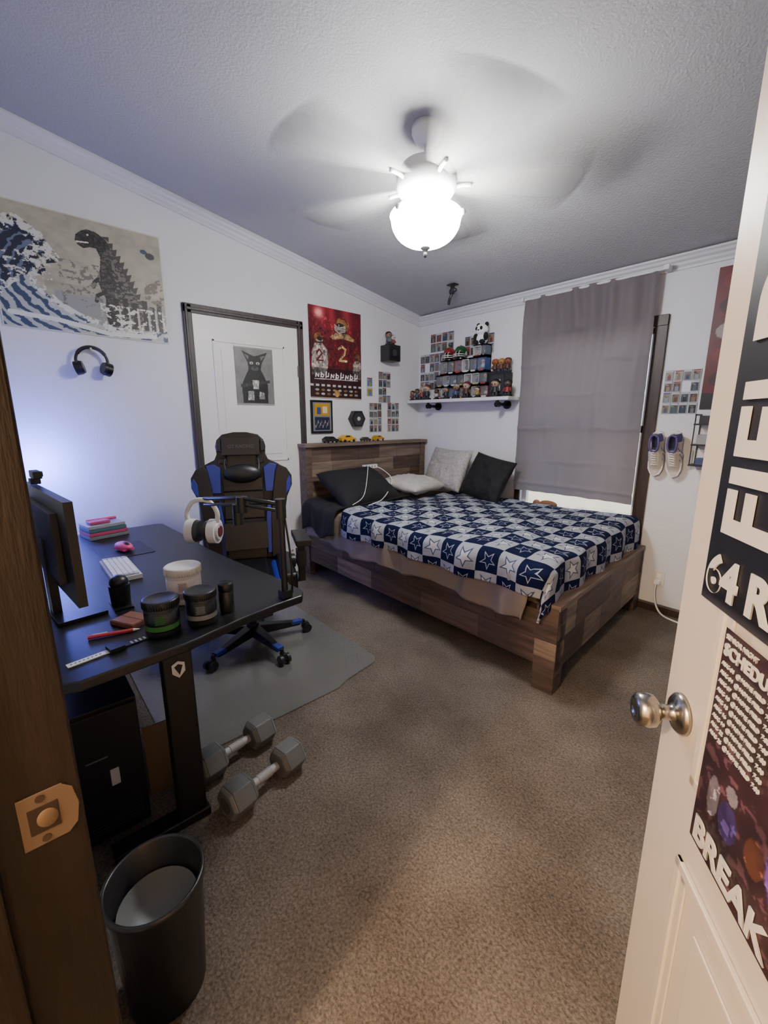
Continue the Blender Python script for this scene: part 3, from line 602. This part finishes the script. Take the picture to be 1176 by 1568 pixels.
for i in range(9):
    b=MB(); s=skins[(i*3)%5]; bc=['#6a2020','#22242c','#2b3e6b','#8a8a8a','#7a2a2a','#222226','#8a7a40','#334455','#a4a4a4','#402018'][(i*7)%10]; fig(b,0,0,0,.85+.14*((i*5)%4),s,bc,hair=['#17120f','#26201c','#8a8a8c','#5a2020'][i%4]); b.done('figurine',loc=([.06,.13,.20,.27][i] if i<4 else .40+.125*(i-4),3.322,1.591))
def helmet(c,loc,rz,st):
    b=MB(); b.sph((0,0,0),(.058,.068,.058),c); b.box(-.007,.007,-.05,.055,.048,.061,st); b.cyl((-.058,.0,-.015),(-.05,0,-.015),.02,.02,st,14); b.cyl((.05,0,-.015),(.058,0,-.015),.02,.02,st,14)
    b.sph((0,-.04,-.02),(.04,.035,.028),'#0b0b0b',n=10)
    for z in(-.045,-.028): b.tube([(-.055,-.02,z),(-.045,-.075,z),(0,-.092,z),(.045,-.075,z),(.055,-.02,z)],.004,'#c9c9c9',res=3)
    for x_ in(-.015,.015): b.tube([(x_,-.085,-.05),(x_,-.088,-.02),(x_,-.072,.0)],.004,'#c9c9c9')
    b.cyl((0,0,-.066),(0,0,-.055),.05,.05,'#1b1b1b',18); b.done('football_helmet',loc=loc,rot=(0,0,rz),rough=.2)
helmet('#7a1824',(.49,3.40,2.022),.35,'#b2924c'); helmet('#1f4f2c',(.63,3.40,2.022),.3,'#d0d0d0')
b=MB(); b.sph((0,0,.045),(.055,.045,.055),'#e9e9e9'); b.sph((0,-.01,.125),(.06,.05,.048),'#f2f2f2')
for s in(-1,1): b.sph((s*.045,-.0,.165),(.02,.014,.02),'#111111'); b.sph((s*.024,-.052,.13),(.015,.008,.017),'#111111'); b.sph((s*.055,-.02,.06),(.02,.026,.035),'#141414'); b.sph((s*.035,-.045,.015),(.026,.03,.02),'#141414')
b.sph((0,-.06,.115),(.009,.006,.006),'#111111'); b.done('panda_plush',loc=(.87,3.40,2.064),rough=.9)
b=MB(); b.box(0,.17,3.36,3.46,1.591,1.80,'#101012').box(.02,.15,3.357,3.36,1.61,1.78,'#26262c').box(.05,.12,3.355,3.357,1.64,1.74,'#a0a0a4'); fig(b,.085,3.335,1.591,1.3,'#a08068','#1c1c22'); b.done('black_collector_box',loc=(1.0,0,0),bevel=.002)
b=MB()
for i,c in enumerate(['#8a4f2c','#957040','#7b4028']): fig(b,.065*i,0,0,1.05,c,'#4b281a',hair=['#8a4a1a','#9a6a28','#40241a'][i])
b.done('figurine_group',loc=(1.02,3.41,1.801))
b=MB(); fig(b,0,0,0,1.2,'#4a3830','#7b2020'); b.done('figurine',loc=(1.215,3.33,1.591))
def redP(U,V):
    C=np.ones(U.shape+(3,))*np.array([.36,.05,.10]); C*=(.75+.4*fb(U,V,5,2))[...,None]
    for j in range(5):
        for i in range(3):
            cx=.17+.33*i; cy=.90-.17*j; m=((U-cx)/.12)**2+((V-cy)/.058)**2<1; C[m]=[[.42,.10,.12],[.55,.52,.50],[.20,.04,.06]][(i+2*j)%3]
            m=((U-cx-.05)/.05)**2+((V-cy+.02)/.025)**2<1; C[m]=[.6,.56,.52]; C[dl(U,V,[(cx+.02,cy-.045),(cx+.12,cy-.03)],.6)<.008]=[.6,.5,.25]
    C[V<.12]=[.10,.09,.10]; return C
paint('helmet_poster',(2.585,D-.005,1.46),(.55,0,0),(0,0,.85),90,130,redP)
def shoe(loc,rz,rx,mir=1):
    b=MB(); N=22; K=18; v=[]
    def wh_(t):
        w=.034+.011*math.sin(pi*min(1,t*1.05))**2*(t>.45)+.006*math.sin(pi*t)
        if t<.10: w*=.72+.28*(t/.10)**.5
        if t>.80: w*=max(.2,(1-((t-.80)/.20)**2.4))**.6
        h=.105-.012*t*2 if t<.35 else .0965-.075*((t-.35)/.65)**.85
        if t>.82: h=max(.030,h*(1-.25*((t-.82)/.18)**2))
        return w,h
    for j in range(N+1):
        t=j/N; z=.145-.29*t; w,h=wh_(t); cx=mir*.006*math.sin(pi*t)
        for k in range(K+1):
            a=pi*k/K; sn=max(0,math.sin(a)); op=(.03 if (t<.36 and sn>.85) else 0)*(sn-.85)/.15 if t<.36 else 0
            v.append((cx+w*math.cos(a)*(1-.30*sn*sn if t<.4 else 1-.12*sn),-.024-(h-.024)*sn**.8+op,z))
    for j in range(N):
        for k in range(K):
            t=j/N; sn=math.sin(pi*(k+.5)/K)
            c='#b5aea3'
            if t<.34 and sn>.80: c='#2c2b44'
            elif t<.14: c='#5d5788'
            elif t>.86: c='#c9c3b8'
            elif sn<.55 and .3<t<.62 and (j+k)%3==0: c='#6a6596'
            elif .38<t<.75 and sn>.82: c='#d6d1c7'
            elif sn<.35: c='#cbc5ba'
            b.add([v[j*(K+1)+k],v[j*(K+1)+k+1],v[(j+1)*(K+1)+k+1],v[(j+1)*(K+1)+k]],[(0,1,2,3)],c,None,True)
    b.add(v,[tuple(range(K+1)),tuple(range(N*(K+1),(N+1)*(K+1)))[::-1]],'#b5aea3')
    ol=[(.026,.148),(.037,.11),(.034,.02),(.047,-.06),(.045,-.105),(.030,-.142),(0,-.158),(-.030,-.142),(-.045,-.105),(-.047,-.06),(-.034,.02),(-.037,.11),(-.026,.148),(0,.158)]
    b.prism([(p[0]+mir*.004,p[1]) for p in ol],-.026,-.006,'#dcd8cf'); b.prism([((p[0]+mir*.004)*.97,p[1]*.98) for p in ol],-.006,0,'#4c4a50')
    b.tube([(.022,-.095,.125),(.027,-.100,.08),(.020,-.096,.04),(0,-.092,.025),(-.020,-.096,.04),(-.027,-.100,.08),(-.022,-.095,.125),(0,-.100,.14),(.022,-.095,.125)],.007,'#514b7a',res=4)
    for k in range(6):
        zz=.020-.018*k; yy=-.092+.0085*k; b.tube([(-.019,yy+.004,zz+.006),(0,yy-.006,zz),(.019,yy+.004,zz-.006)],.0035,'#e2dfd8'); b.tube([(.019,yy+.004,zz+.006),(0,yy-.006,zz),(-.019,yy+.004,zz-.006)],.003,'#dad6ce')
    b.cyl((0,0,.06),(0,.012,.06),.01,.01,'#c9c9c9',10)
    b.done('sneaker',loc=loc,rot=(rx,0,rz),rough=.7)
shoe((2.385,D-.045,1.165),.08,.12); shoe((2.505,D-.045,1.165),-.04,.12,-1)
b=MB()
for z in(1.10,1.23,1.36): b.box(2.60,2.90,3.34,D-.003,z,z+.010,'#1b1b1d')
for x_ in(2.602,2.893): b.box(x_,x_+.006,3.345,3.351,1.10,1.43,'#1b1b1d').box(x_,x_+.006,D-.01,D-.003,1.10,1.43,'#1b1b1d').box(x_,x_+.006,3.345,D-.003,1.42,1.43,'#1b1b1d')
b.box(2.62,2.70,3.37,3.45,1.240,1.30,'#8f8f94').box(2.63,2.72,3.37,3.45,1.110,1.15,'#33456b').cyl((2.76,3.42,1.24),(2.76,3.42,1.32),.02,.02,'#b0b0b4').box(2.62,2.68,3.37,3.44,1.370,1.42,'#2a2a30').box(2.71,2.78,3.37,3.44,1.37,1.41,'#6a6a70')
b.done('wall_rack',rough=.4)
b=MB(); b.box(2.455,2.53,D-.006,D-.0005,.20,.315,'#dcd8cf')
for z in(.235,.28): b.box(2.478,2.507,D-.009,D-.006,z-.015,z+.015,'#efece4')
b.box(2.475,2.51,D-.04,D-.009,.222,.25,'#f0f0f0'); b.done('wall_outlet',bevel=.002)
b=MB(); b.tube([(2.49,D-.038,.225),(2.49,D-.05,.15),(2.52,D-.05,.05),(2.58,D-.07,.008),(2.72,D-.12,.008),(2.9,D-.2,.008),(3.1,D-.15,.008)],.006,'#e8e8e8',res=6); b.done('power_cord')
# ------------------------------------------------------------------ entry door
dr=empty('door_2',(3.235,.845,0),math.atan2(-.793,.609))
dcol=pm('cream_door_paint','#c9c1b5',.35)
b=MB(); L=1.01
b.box(0,L,0,.035,.012,2.04,'#fff')
for z0,z1 in((.16,.70),(.84,1.90)):
    x0,x1=.125,L-.125
    for t,(o,y) in enumerate(((0,-.008),(.016,-.004))):
        wd=.016
        for a in((x0+o,x0+o+wd,z0+o,z1-o),(x1-o-wd,x1-o,z0+o,z1-o),(x0+o,x1-o,z0+o,z0+o+wd),(x0+o,x1-o,z1-o-wd,z1-o)): b.box(a[0],a[1],y,0,a[2],a[3],'#fff')
    b.box(x0+.07,x1-.07,-.004,0,z0+.07,z1-.07,'#fff')
b.done('door_leaf',dr,mat=dcol,bevel=.003)
b=MB(); MK=T(.062,0,.915)@RX(90)
b.lathe([(0,0),(.034,0),(.034,.006),(.028,.012),(.018,.014),(.0125,.018),(.0125,.034),(.018,.038),(.026,.044),(.0285,.056),(.027,.068),(.02,.074),(.012,.074),(.011,.072),(0,.072)],'#a8a49c',M=MK)
b.done('door_knob',dr,metal=1,rough=.25)
white=pm('print_white','#c4c2bd',.6); 
def bannerP(U,V):
    C=np.ones(U.shape+(3,))*np.array([.05,.055,.07]); m=(U>.28)&(V>.08)&(fb(U,V,6,3)>.5); C[m]=[.10,.11,.16]; C[V<.012]=[.2,.2,.22]; return C
paint('banner',(.078,-.0095,1.135),(.55,0,0),(0,0,.80),60,60,bannerP,dr)
def Td(s,z,y=-.0115): return T(s,y,z)@RX(90)
textmesh('banner_letters','FIELD',.150,Td(.212,1.235)@RZ(90),white,dr,bold=.004)
textmesh('banner_letters','64 RW',.075,Td(.088,1.155),white,dr,bold=.003)
textmesh('banner_letters','U OF C',.12,Td(.36,1.235)@RZ(90),white,dr,bold=.004)
def schedP(U,V):
    C=np.ones(U.shape+(3,))*np.array([.05,.035,.045]); C+=(.20*fb(U,V,7,4))[...,None]*np.array([1,.6,.7])
    def E(cx,cy,rx,ry,c): 
        m=((U-cx)/rx)**2+((V-cy)/ry)**2<1; C[m]=np.array(c)*(.6+.7*fb(U,V,18,14)[m])[...,None]
    E(.42,.36,.10,.17,[.24,.17,.36]); E(.42,.58,.045,.05,[.45,.38,.36]); E(.42,.62,.05,.035,[.6,.58,.62]); E(.16,.28,.045,.08,[.20,.16,.34]); E(.16,.40,.028,.035,[.5,.48,.52]); E(.28,.30,.04,.07,[.30,.18,.14]); E(.58,.3,.08,.2,[.34,.30,.42]); E(.08,.3,.03,.09,[.4,.38,.42])
    m=(fb(U,V,24,9)>.64)&(V<.7); C[m]=C[m]*1.7+.03
    return C
paint('schedule_poster',(.155,-.0105,.775),(.46,0,0),(0,0,.345),180,150,schedP,dr)
textmesh('schedule_letters','SCHEDULE',.024,Td(.162,1.084,-.0125),white,dr,bold=.0006); textmesh('schedule_letters','SENIOR NIGHT',.010,Td(.162,1.107,-.0125),white,dr)
textmesh('schedule_letters','BREAK THRU',.055,Td(.165,.785,-.0125),white,dr,bold=.0015)
for k in range(9): textmesh('schedule_letters','AUG %02d  @ HOME FIELD  7:00'%(3*k+1),.0085,Td(.162,1.068-.0135*k,-.0125),white,dr)
# ------------------------------------------------------------------ floor mat
b=MB(); ol=[(.45,.35),(1.70,.35),(1.73,.40),(1.73,1.16),(1.70,1.22),(1.66,1.46),(1.62,1.50),(.5,1.50),(.45,1.45)]
n=len(ol); b.add([(p[0],p[1],.004) for p in ol]+[(p[0],p[1],.007) for p in ol],[tuple(range(n))[::-1],tuple(range(n,2*n))]+[(i,(i+1)%n,n+(i+1)%n,n+i) for i in range(n)],'#777')
mm=pm('clear_vinyl_mat','#7f7f7d',.2); mm.node_tree.nodes['Principled BSDF'].inputs['Alpha'].default_value=.45
b.done('chair_mat',mat=mm)
# ------------------------------------------------------------------ desk
desk=empty('desk'); dk=pm('carbon_black_laminate','#0f1013',.42,nscale=220,namt=.3)
ol=[(.45,.02),(2.16,.02),(2.175,.06),(2.15,.33),(2.10,.52),(2.075,.66),(2.065,.77),(2.02,.80),(1.80,.785),(1.5,.745),(1.2,.715),(.9,.715),(.62,.70),(.47,.69),(.45,.66)]
n=len(ol); v=[(p[0],p[1],z) for z in(.715,.745) for p in ol]; f=[tuple(range(n))[::-1],tuple(range(n,2*n))]+[(i,(i+1)%n,n+(i+1)%n,n+i) for i in range(n)]
mesh('desk_top',v,f,dk,desk,bevel=.005)
b=MB()
for x,yc in((.62,.27),(2.0,.325)):
    b.box(x-.026,x+.026,yc-.045,yc+.045,.035,.715,'#0d0d0f').box(x-.035,x+.035,.08,yc+.055 if x>1 else .60,.0,.035,'#0d0d0f').box(x-.045,x+.045,.10,.66,.69,.715,'#0d0d0f')
b.box(.64,1.98,.12,.16,.62,.70,'#0d0d0f'); b.box(.62,2.0,.26,.32,.66,.70,'#0d0d0f')
b.done('legs',desk,bevel=.004,rough=.4)
b=MB(); b.prism([(-.02,.02),(0,.03),(.02,.02),(.02,-.01),(0,-.03),(-.02,-.01)],-.001,0,'#c8c8cc'); b.prism([(-.013,.012),(0,.02),(.013,.012),(.002,-.02)],-.002,-.001,'#0d0d0f'); b.done('badge',desk,loc=(2.0275,.325,.60),rot=(0,0,pi/2))
b=MB(); b.box(0,.46,0,.19,.02,.50,'#0b0b0e').box(.46,.475,.005,.185,.03,.49,'#121217').box(.02,.44,.19,.193,.05,.47,'#15161c').box(.05,.09,.0,.19,0,.02,'#0b0b0e').box(.38,.42,0,.19,0,.02,'#0b0b0e').box(.475,.478,.09,.115,.22,.28,'#b0b0b4').box(.475,.477,.03,.09,.33,.335,'#55555a')
for k in range(9): b.box(.475,.4765,.02,.17,.06+.012*k,.065+.012*k,'#1e1e24')
b.done('computer_tower',loc=(1.46,.02,0),bevel=.004,rough=.35)
b=MB(); b.box(0,.008,0,.14,0,.27,'#6f5a42',RY(-6)); b.done('cardboard_sheet',loc=(1.80,.235,0.002),rot=(0,0,-.1),rough=.9)
b=MB(); M=RZ(6.3)
b.box(-.60,0,-.012,.012,0,.315,'#0c0c0e',M).box(-.50,-.10,-.03,-.012,.05,.27,'#101012',M).box(-.592,-.008,.012,.0135,.012,.307,'#15181f',M)
b.box(-.33,-.27,-.035,-.01,-.10,.16,'#0e0e10',M).box(-.42,-.18,-.04,.10,-.112,-.100,'#0e0e10',M).box(-.31,-.29,-.03,-.012,-.105,.1,'#0e0e10',M)
b.done('computer_monitor',loc=(1.955,.108,.858),bevel=.003,rough=.4)
b=MB(); b.box(-.04,.04,-.013,.013,0,.026,'#111113').cyl((0,.013,.013),(0,.02,.013),.010,.010,'#222',14).box(-.02,.02,-.02,.01,-.02,0,'#111113'); b.done('webcam',loc=(1.48,.065,1.196),bevel=.003,rot=(0,0,.1))
b=MB(); b.box(-.012,.012,-.012,.012,.0,.34,'#fff'); ledm=pm('blue_led','#3040ff',.4,emis=(.14,.18,1),estr=16)
led=empty('led_light_bar',(.30,.10,.746)); b.done('tube',led,mat=ledm); b=MB(); b.cyl((0,0,-.001),(0,0,.012),.04,.035,'#111113').box(-.016,.016,-.016,-.011,0,.35,'#111113'); b.done('stand',led)
def keyboard(loc,rz):
    b=MB(); b.box(-.155,.155,-.055,.055,0,.018,'#c5c5c5')
    rows=[14,14,13,12,9]
    for j,nk in enumerate(rows):
        wk=.296/nk
        for i in range(nk): b.box(-.148+i*wk+.0012,-.148+(i+1)*wk-.0012,.047-(j+1)*.0188+.001,.047-j*.0188-.0012,.018,.028-.001*j,'#dedee0' if not(i in(0,nk-1)) else '#a9adb2')
    b.done('keyboard',loc=loc,rot=(0,0,rz),bevel=.001)
keyboard((1.305,.305,.7455),pi)
b=MB(); b.sph((0,0,.014),(.060,.033,.024),'#d94a8c').box(-.05,.05,-.028,.028,0,.008,'#c23a78').sph((.02,0,.028),(.03,.014,.012),'#1a1a1c',n=8); b.done('computer_mouse',loc=(.98,.38,.757),rot=(0,0,.3))
b=MB(); b.box(-.14,.14,-.11,.11,0,.0015,'#0b0b0d'); b.done('mouse_pad',loc=(.96,.38,.7455),rot=(0,0,.05))
b=MB()
for k,c in enumerate(['#6c6f76','#a93a62','#3f5f6f','#8f8f94']): b.box(-.08+.004*k,.08,-.10,.10-.005*k,.02*k,.02*k+.018,c)
b.cyl((-.04,-.07,.088),(-.03,.08,.088),.008,.008,'#c9407a',10); b.box(-.01,.05,-.08,.02,.08,.095,'#a83860'); b.done('notebook_stack',loc=(.56,.36,.7455),rot=(0,0,.2),bevel=.002)
def tub(loc,r,h,body,lid,label,lab2,rough=.4):
    b=MB(); b.lathe([(0,0),(r*.94,0),(r,.006),(r,h*.16)],body); b.lathe([(r,h*.16),(r*1.005,h*.161),(r*1.005,h*.70),(r,h*.701)],label); b.lathe([(r,h*.70),(r,h*.78),(r*.9,h*.80)],body)
    b.lathe([(r*.9,h*.78),(r*1.04,h*.79),(r*1.05,h*.98),(r*.98,h),(r*.85,h),(r*.8,h*.985),(0,h*.985)],lid)
    for k in range(48): b.box(-.0012,.0012,-.0015,.0015,h*.80,h*.97,lid,RZ(360*k/48)@T(r*1.05,0,0))
    b.lathe([(r*1.008,h*.2),(r*1.009,h*.34)],lab2)
    for k in range(7): b.box(-.0008,.0012,-.014,.014,h*(.40+.035*k),h*(.415+.035*k),lab2,RZ(-22+(k%2)*3)@T(r*1.005,0,0))
    b.done('supplement_tub',loc=loc,rough=rough)
tub((1.815,.425,.7455),.059,.135,'#cfc8c2','#d8d5d0','#d4cdc8','#a58c86')
tub((2.03,.295,.7455),.050,.115,'#16171a','#17181b','#141517','#2f6a30')
tub((2.035,.412,.7455),.047,.112,'#16171a','#1b1c1f','#101113','#6e7276')
b=MB(); b.lathe([(0,0),(.024,0),(.025,.004),(.025,.07),(.024,.075)],'#1b1c20'); b.lathe([(.024,.075),(.0255,.077),(.0255,.10),(.023,.104),(0,.104)],'#0f1012'); b.done('pill_bottle',loc=(2.01,.505,.7455),rough=.35)
b=MB(); b.box(-.05,.05,-.04,.04,0,.014,'#6d4335').box(-.047,.047,-.037,.037,.014,.016,'#7c5040').box(-.05,.05,-.002,.002,.014,.0165,'#4c2d24'); b.done('leather_wallet',loc=(1.89,.235,.7455),rot=(0,0,.5),bevel=.003,rough=.6)
b=MB(); b.cyl((-.06,0,.006),(.06,0,.006),.006,.006,'#b1303a',10).cyl((.06,0,.006),(.078,0,.006),.005,.001,'#ddd',10).box(-.05,-.01,.004,.007,.008,.012,'#d8d8d8'); b.done('red_pen',loc=(1.95,.165,.7455),rot=(0,0,1.3))
b=MB(); b.box(-.13,-.03,-.011,.011,0,.003,'#d8d8d8').box(-.03,.01,-.02,.02,0,.012,'#15151a').box(.01,.11,-.011,.011,0,.003,'#2a2a2e')
for k in range(8): b.cyl((-.12+.010*k,0,.003),(-.12+.010*k,0,.0034),.003,.003,'#555555',8)
for k in range(6): b.box(.03+.012*k,.036+.012*k,-.008,.008,.003,.004,'#d8d8d8')
b.done('wristwatch',loc=(2.05,.17,.7455),rot=(0,0,1.75),bevel=.001)
b=MB(); b.cyl((0,0,0),(0,0,.08),.03,.034,'#111113').box(-.05,.05,-.03,.03,0,.006,'#111113').sph((0,0,.09),(.03,.03,.025),'#17171a'); b.done('desk_speaker',loc=(1.72,.235,.7455),rough=.4)
b=MB(); b.box(2.02,2.055,.695,.735,.747,.775,'#0d0d0f').cyl((2.035,.715,.747),(2.035,.715,1.09),.012,.011,'#101012').cyl((2.035,.715,1.05),(2.035,.715,1.12),.019,.019,'#101012')
b.tube([(2.035,.715,1.10),(1.84,.645,1.105),(1.655,.575,1.085)],.008,'#101012').tube([(2.035,.715,1.075),(1.84,.645,1.08),(1.655,.575,1.06)],.006,'#101012')
b.cyl((1.85,.65,1.05),(1.85,.65,1.11),.022,.022,'#141416').cyl((1.83,.64,1.0),(1.83,.64,1.08),.02,.02,'#19191c').tube([(2.035,.725,1.08),(2.055,.735,.9),(2.045,.74,.76)],.004,'#0c0c0c',res=4)
b.done('microphone_boom_arm',rough=.4)
b=MB()
for y in(-.045,.045):
    s=1 if y>0 else -1
    b.cyl((0,y-.016*1,0),(0,y+.016,0),.050,.050,'#d0d0d1',26); b.cyl((0,y+s*.016,0),(0,y+s*.024,0),.038,.034,'#b9b9bb',22); b.cyl((0,y+s*.024,0),(0,y+s*.027,0),.024,.022,'#5a1a22',18); b.cyl((0,y-s*.032,0),(0,y-s*.014,0),.042,.047,'#2a2a2c',22)
b.tube([(0,-.058,.03),(0,-.062,.08),(0,-.03,.125),(0,.03,.125),(0,.062,.08),(0,.058,.03)],.010,'#d2d2d2',res=5)
b.done('gaming_headset',loc=(1.645,.565,.950),rot=(0,0,-.75),rough=.35,bevel=.002)
# ------------------------------------------------------------------ gaming chair
ch=empty('gaming_chair',(.99,1.02,0),math.radians(67))
blk_=H('#0c0c0e'); blu=H('#1a2c7c'); pad=H('#151519')
chm=vcmat(.38,0,.06)
b=MB(); B=T(0,.20,.47)@RX(-9)
hw=[(.0,.20),(.06,.225),(.25,.235),(.40,.262),(.48,.298),(.545,.305),(.60,.285),(.645,.225),(.675,.165),(.71,.15),(.76,.155),(.80,.145),(.835,.11),(.85,.04)]
ol=[(w,z) for z,w in hw]+[(-w,z) for z,w in hw[::-1]]
b.prism(ol,.0,.06,blk_,B)
for s in(-1,1):
    def q(p): 
        r=[(s*a,c) for a,c in p]; return r if s>0 else r[::-1]
    b.prism(q([(.15,.03),(.225,.05),(.240,.26),(.268,.42),(.305,.50),(.305,.56),(.275,.61),(.225,.635),(.205,.60),(.185,.48),(.16,.3)]),-.065,.0,blk_,B)
    b.prism(q([(.135,.46),(.185,.46),(.205,.58),(.215,.635),(.17,.645),(.13,.62)]),-.055,-.0,blu,B)
    b.prism(q([(.125,.06),(.155,.06),(.17,.24),(.165,.36),(.145,.42),(.13,.30)]),-.06,0,blu,B)
    b.prism(q([(.262,.44),(.292,.47),(.302,.53),(.288,.56),(.268,.52)]),-.070,0,blu,B)
    b.prism(q([(.085,.64),(.14,.65),(.135,.685),(.09,.685)]),-.010,.0,'#040406',B)
    b.prism(q([(.12,.72),(.148,.73),(.146,.79),(.12,.80)]),-.03,0,'#1a1a1e',B)
for k in range(6): b.box(-.122,.122,-.045,.0,.03+.088*k,.112+.088*k,blk_,B)
b.done('backrest',ch,mat=chm,bevel=.014,seg=3)
b=MB(); b.sph((0,-.062,.58),(.115,.04,.06),pad,B); b.box(-.13,.13,-.115,-.055,.10,.27,pad,B); b.box(-.115,.115,-.035,.0,.70,.81,'#17171b',B)
for s in(-1,1): b.tube([(s*.10,-.055,.60),(s*.105,-.02,.66),(s*.09,.0,.70)],.006,'#1b1b1f',M=B,res=3)
b.done('head_and_lumbar_pillows',ch,mat=chm,bevel=.02,seg=3)
textmesh('headrest_lettering','GT RACING',.03,B@T(0,-.037,.745)@RX(90),pm('lettering_grey','#4a4a50',.5),ch,ext=.0005,align='CENTER')
b=MB(); b.box(-.20,.20,-.29,.20,.43,.50,blk_)
for s in(-1,1):
    x0,x1=(.17,.265) if s>0 else(-.265,-.17); b.box(x0,x1,-.27,.18,.42,.535,blk_); x0,x1=(.135,.175) if s>0 else(-.175,-.135); b.box(x0,x1,-.285,.10,.44,.512,blu)
b.box(-.12,.12,-.25,.16,.45,.515,'#101013'); b.box(-.22,.22,-.295,-.22,.425,.49,blk_); b.done('seat',ch,mat=chm,bevel=.022,seg=3)
b=MB()
for s in(-1,1):
    x=s*.315; b.box(x-.02,x+.02,-.06,.0,.40,.66,'#0d0d0f'); b.box(min(0,x),max(0,x),-.05,-.01,.395,.415,'#0d0d0f'); b.box(x-.045,x+.045,-.20,.08,.665,.70,'#121214'); b.box(x-.028,x+.028,-.07,.01,.50,.60,'#17171a')
    b.cyl((s*.24,.19,.46),(s*.30,.19,.46),.05,.045,'#121214',20); b.cyl((s*.30,.19,.46),(s*.304,.19,.46),.03,.03,'#1a2c7c',20)
b.box(-.12,.12,-.14,.12,.385,.43,'#0d0d0f'); b.cyl((0,0,.09),(0,0,.39),.028,.024,'#101012'); b.cyl((0,0,.06),(0,0,.14),.045,.035,'#101012')
for k in range(5):
    A=RZ(-62+72*k)
    v=[(.03,-.03,.06),(.03,.03,.06),(.03,.03,.125),(.03,-.03,.125),(.30,-.018,.058),(.30,.018,.058),(.30,.018,.085),(.30,-.018,.085)]
    b.add(v,[(0,1,2,3),(7,6,5,4),(0,4,5,1),(1,5,6,2),(2,6,7,3),(3,7,4,0)],'#0d0d10',A)
    b.box(.24,.315,-.021,.021,.07,.092,'#1e3088',A); b.cyl((.325,0,.055),(.325,0,.085),.011,.011,'#0d0d0f',10,A)
    for y in(-.022,.022): b.cyl((.345,y-.009,.0295),(.345,y+.009,.0295),.0285,.0285,'#151517',18,A)
    b.box(.315,.36,-.012,.012,.03,.066,'#0d0d0f',A)
b.done('base_and_arms',ch,bevel=.004,rough=.4)
for o in ch.children: o.location.z+=.0075
# ------------------------------------------------------------------ dumbbells
def dumb(loc,rz):
    b=MB(); b.cyl((-.07,0,0),(.07,0,0),.0155,.0155,'#9c9c9e',20); b.cyl((-.03,0,0),(.03,0,0),.018,.018,'#8a8a8c',20)
    for s in(-1,1):
        for x0,x1,ra,rb_,c in((.062,.078,.050,.066,'#5b5d5e'),(.078,.155,.066,.066,'#5b5d5e'),(.155,.168,.066,.054,'#6d6f70')):
            v=[]
            for x,q_ in((x0,ra),(x1,rb_)): v+=[(s*x,q_*math.sin(pi/3*k),q_*math.cos(pi/3*k)) for k in range(6)]
            v=[(p[0],p[1]*math.cos(pi/6)-p[2]*math.sin(pi/6),p[1]*math.sin(pi/6)+p[2]*math.cos(pi/6)) for p in v]
            b.add(v,[(0,1,2,3,4,5),(11,10,9,8,7,6)]+[(k,(k+1)%6,6+(k+1)%6,6+k) for k in range(6)],c)
        b.cyl((s*.168,0,0),(s*.1695,0,0),.03,.03,'#4c4e50',20)
    b.done('dumbbell',loc=loc,rot=(0,0,rz),bevel=.004,rough=.55)
dumb((2.06,.575,.058),math.radians(102)); dumb((1.84,.555,.058),math.radians(100))
# ------------------------------------------------------------------ trash can
b=MB(); r0,r1,h=.088,.106,.335
b.lathe([(0,.004),(r0-.003,.004),(r1-.004,h-.004),(r1,h),(r1+.005,h-.002),(r1+.005,h-.014),(r1,h-.016),(r0,0),(0,0)],'#242527',seg=48)
b.done('trash_can',loc=(2.445,.125,0),rough=.3)
b=MB(); b.lathe([(.0,.19),(.04,.195),(.07,.215),(.088,.255)],'#7b7c7e',seg=32); b.done('trash_bag_liner',loc=(2.445,.125,0),rough=.5)
# ------------------------------------------------------------------ lights
def light(name,typ,loc,e,col,size=.1,rot=None):
    l=bpy.data.lights.new(name,typ); l.energy=e; l.color=col
    if typ=='POINT': l.shadow_soft_size=size
    else: l.size=size
    o=bpy.data.objects.new(name,l); o.location=loc
    if rot: o.rotation_euler=rot
    return link(o)
light('hall_lamp','POINT',(3.19,-1.4,2.32),330,(1,.73,.48),.07)
light('blue_led_glow','POINT',(.18,.12,1.12),20,(.15,.19,1),.06)
w=bpy.data.worlds.new('world'); sc.world=w; w.use_nodes=True; nt=w.node_tree; bg=nt.nodes['Background']
sky=nt.nodes.new('ShaderNodeTexSky'); sky.sky_type='HOSEK_WILKIE'; sky.turbidity=8; sky.sun_direction=(.3,-.6,.6)
nt.links.new(sky.outputs[0],bg.inputs[0]); bg.inputs[1].default_value=16
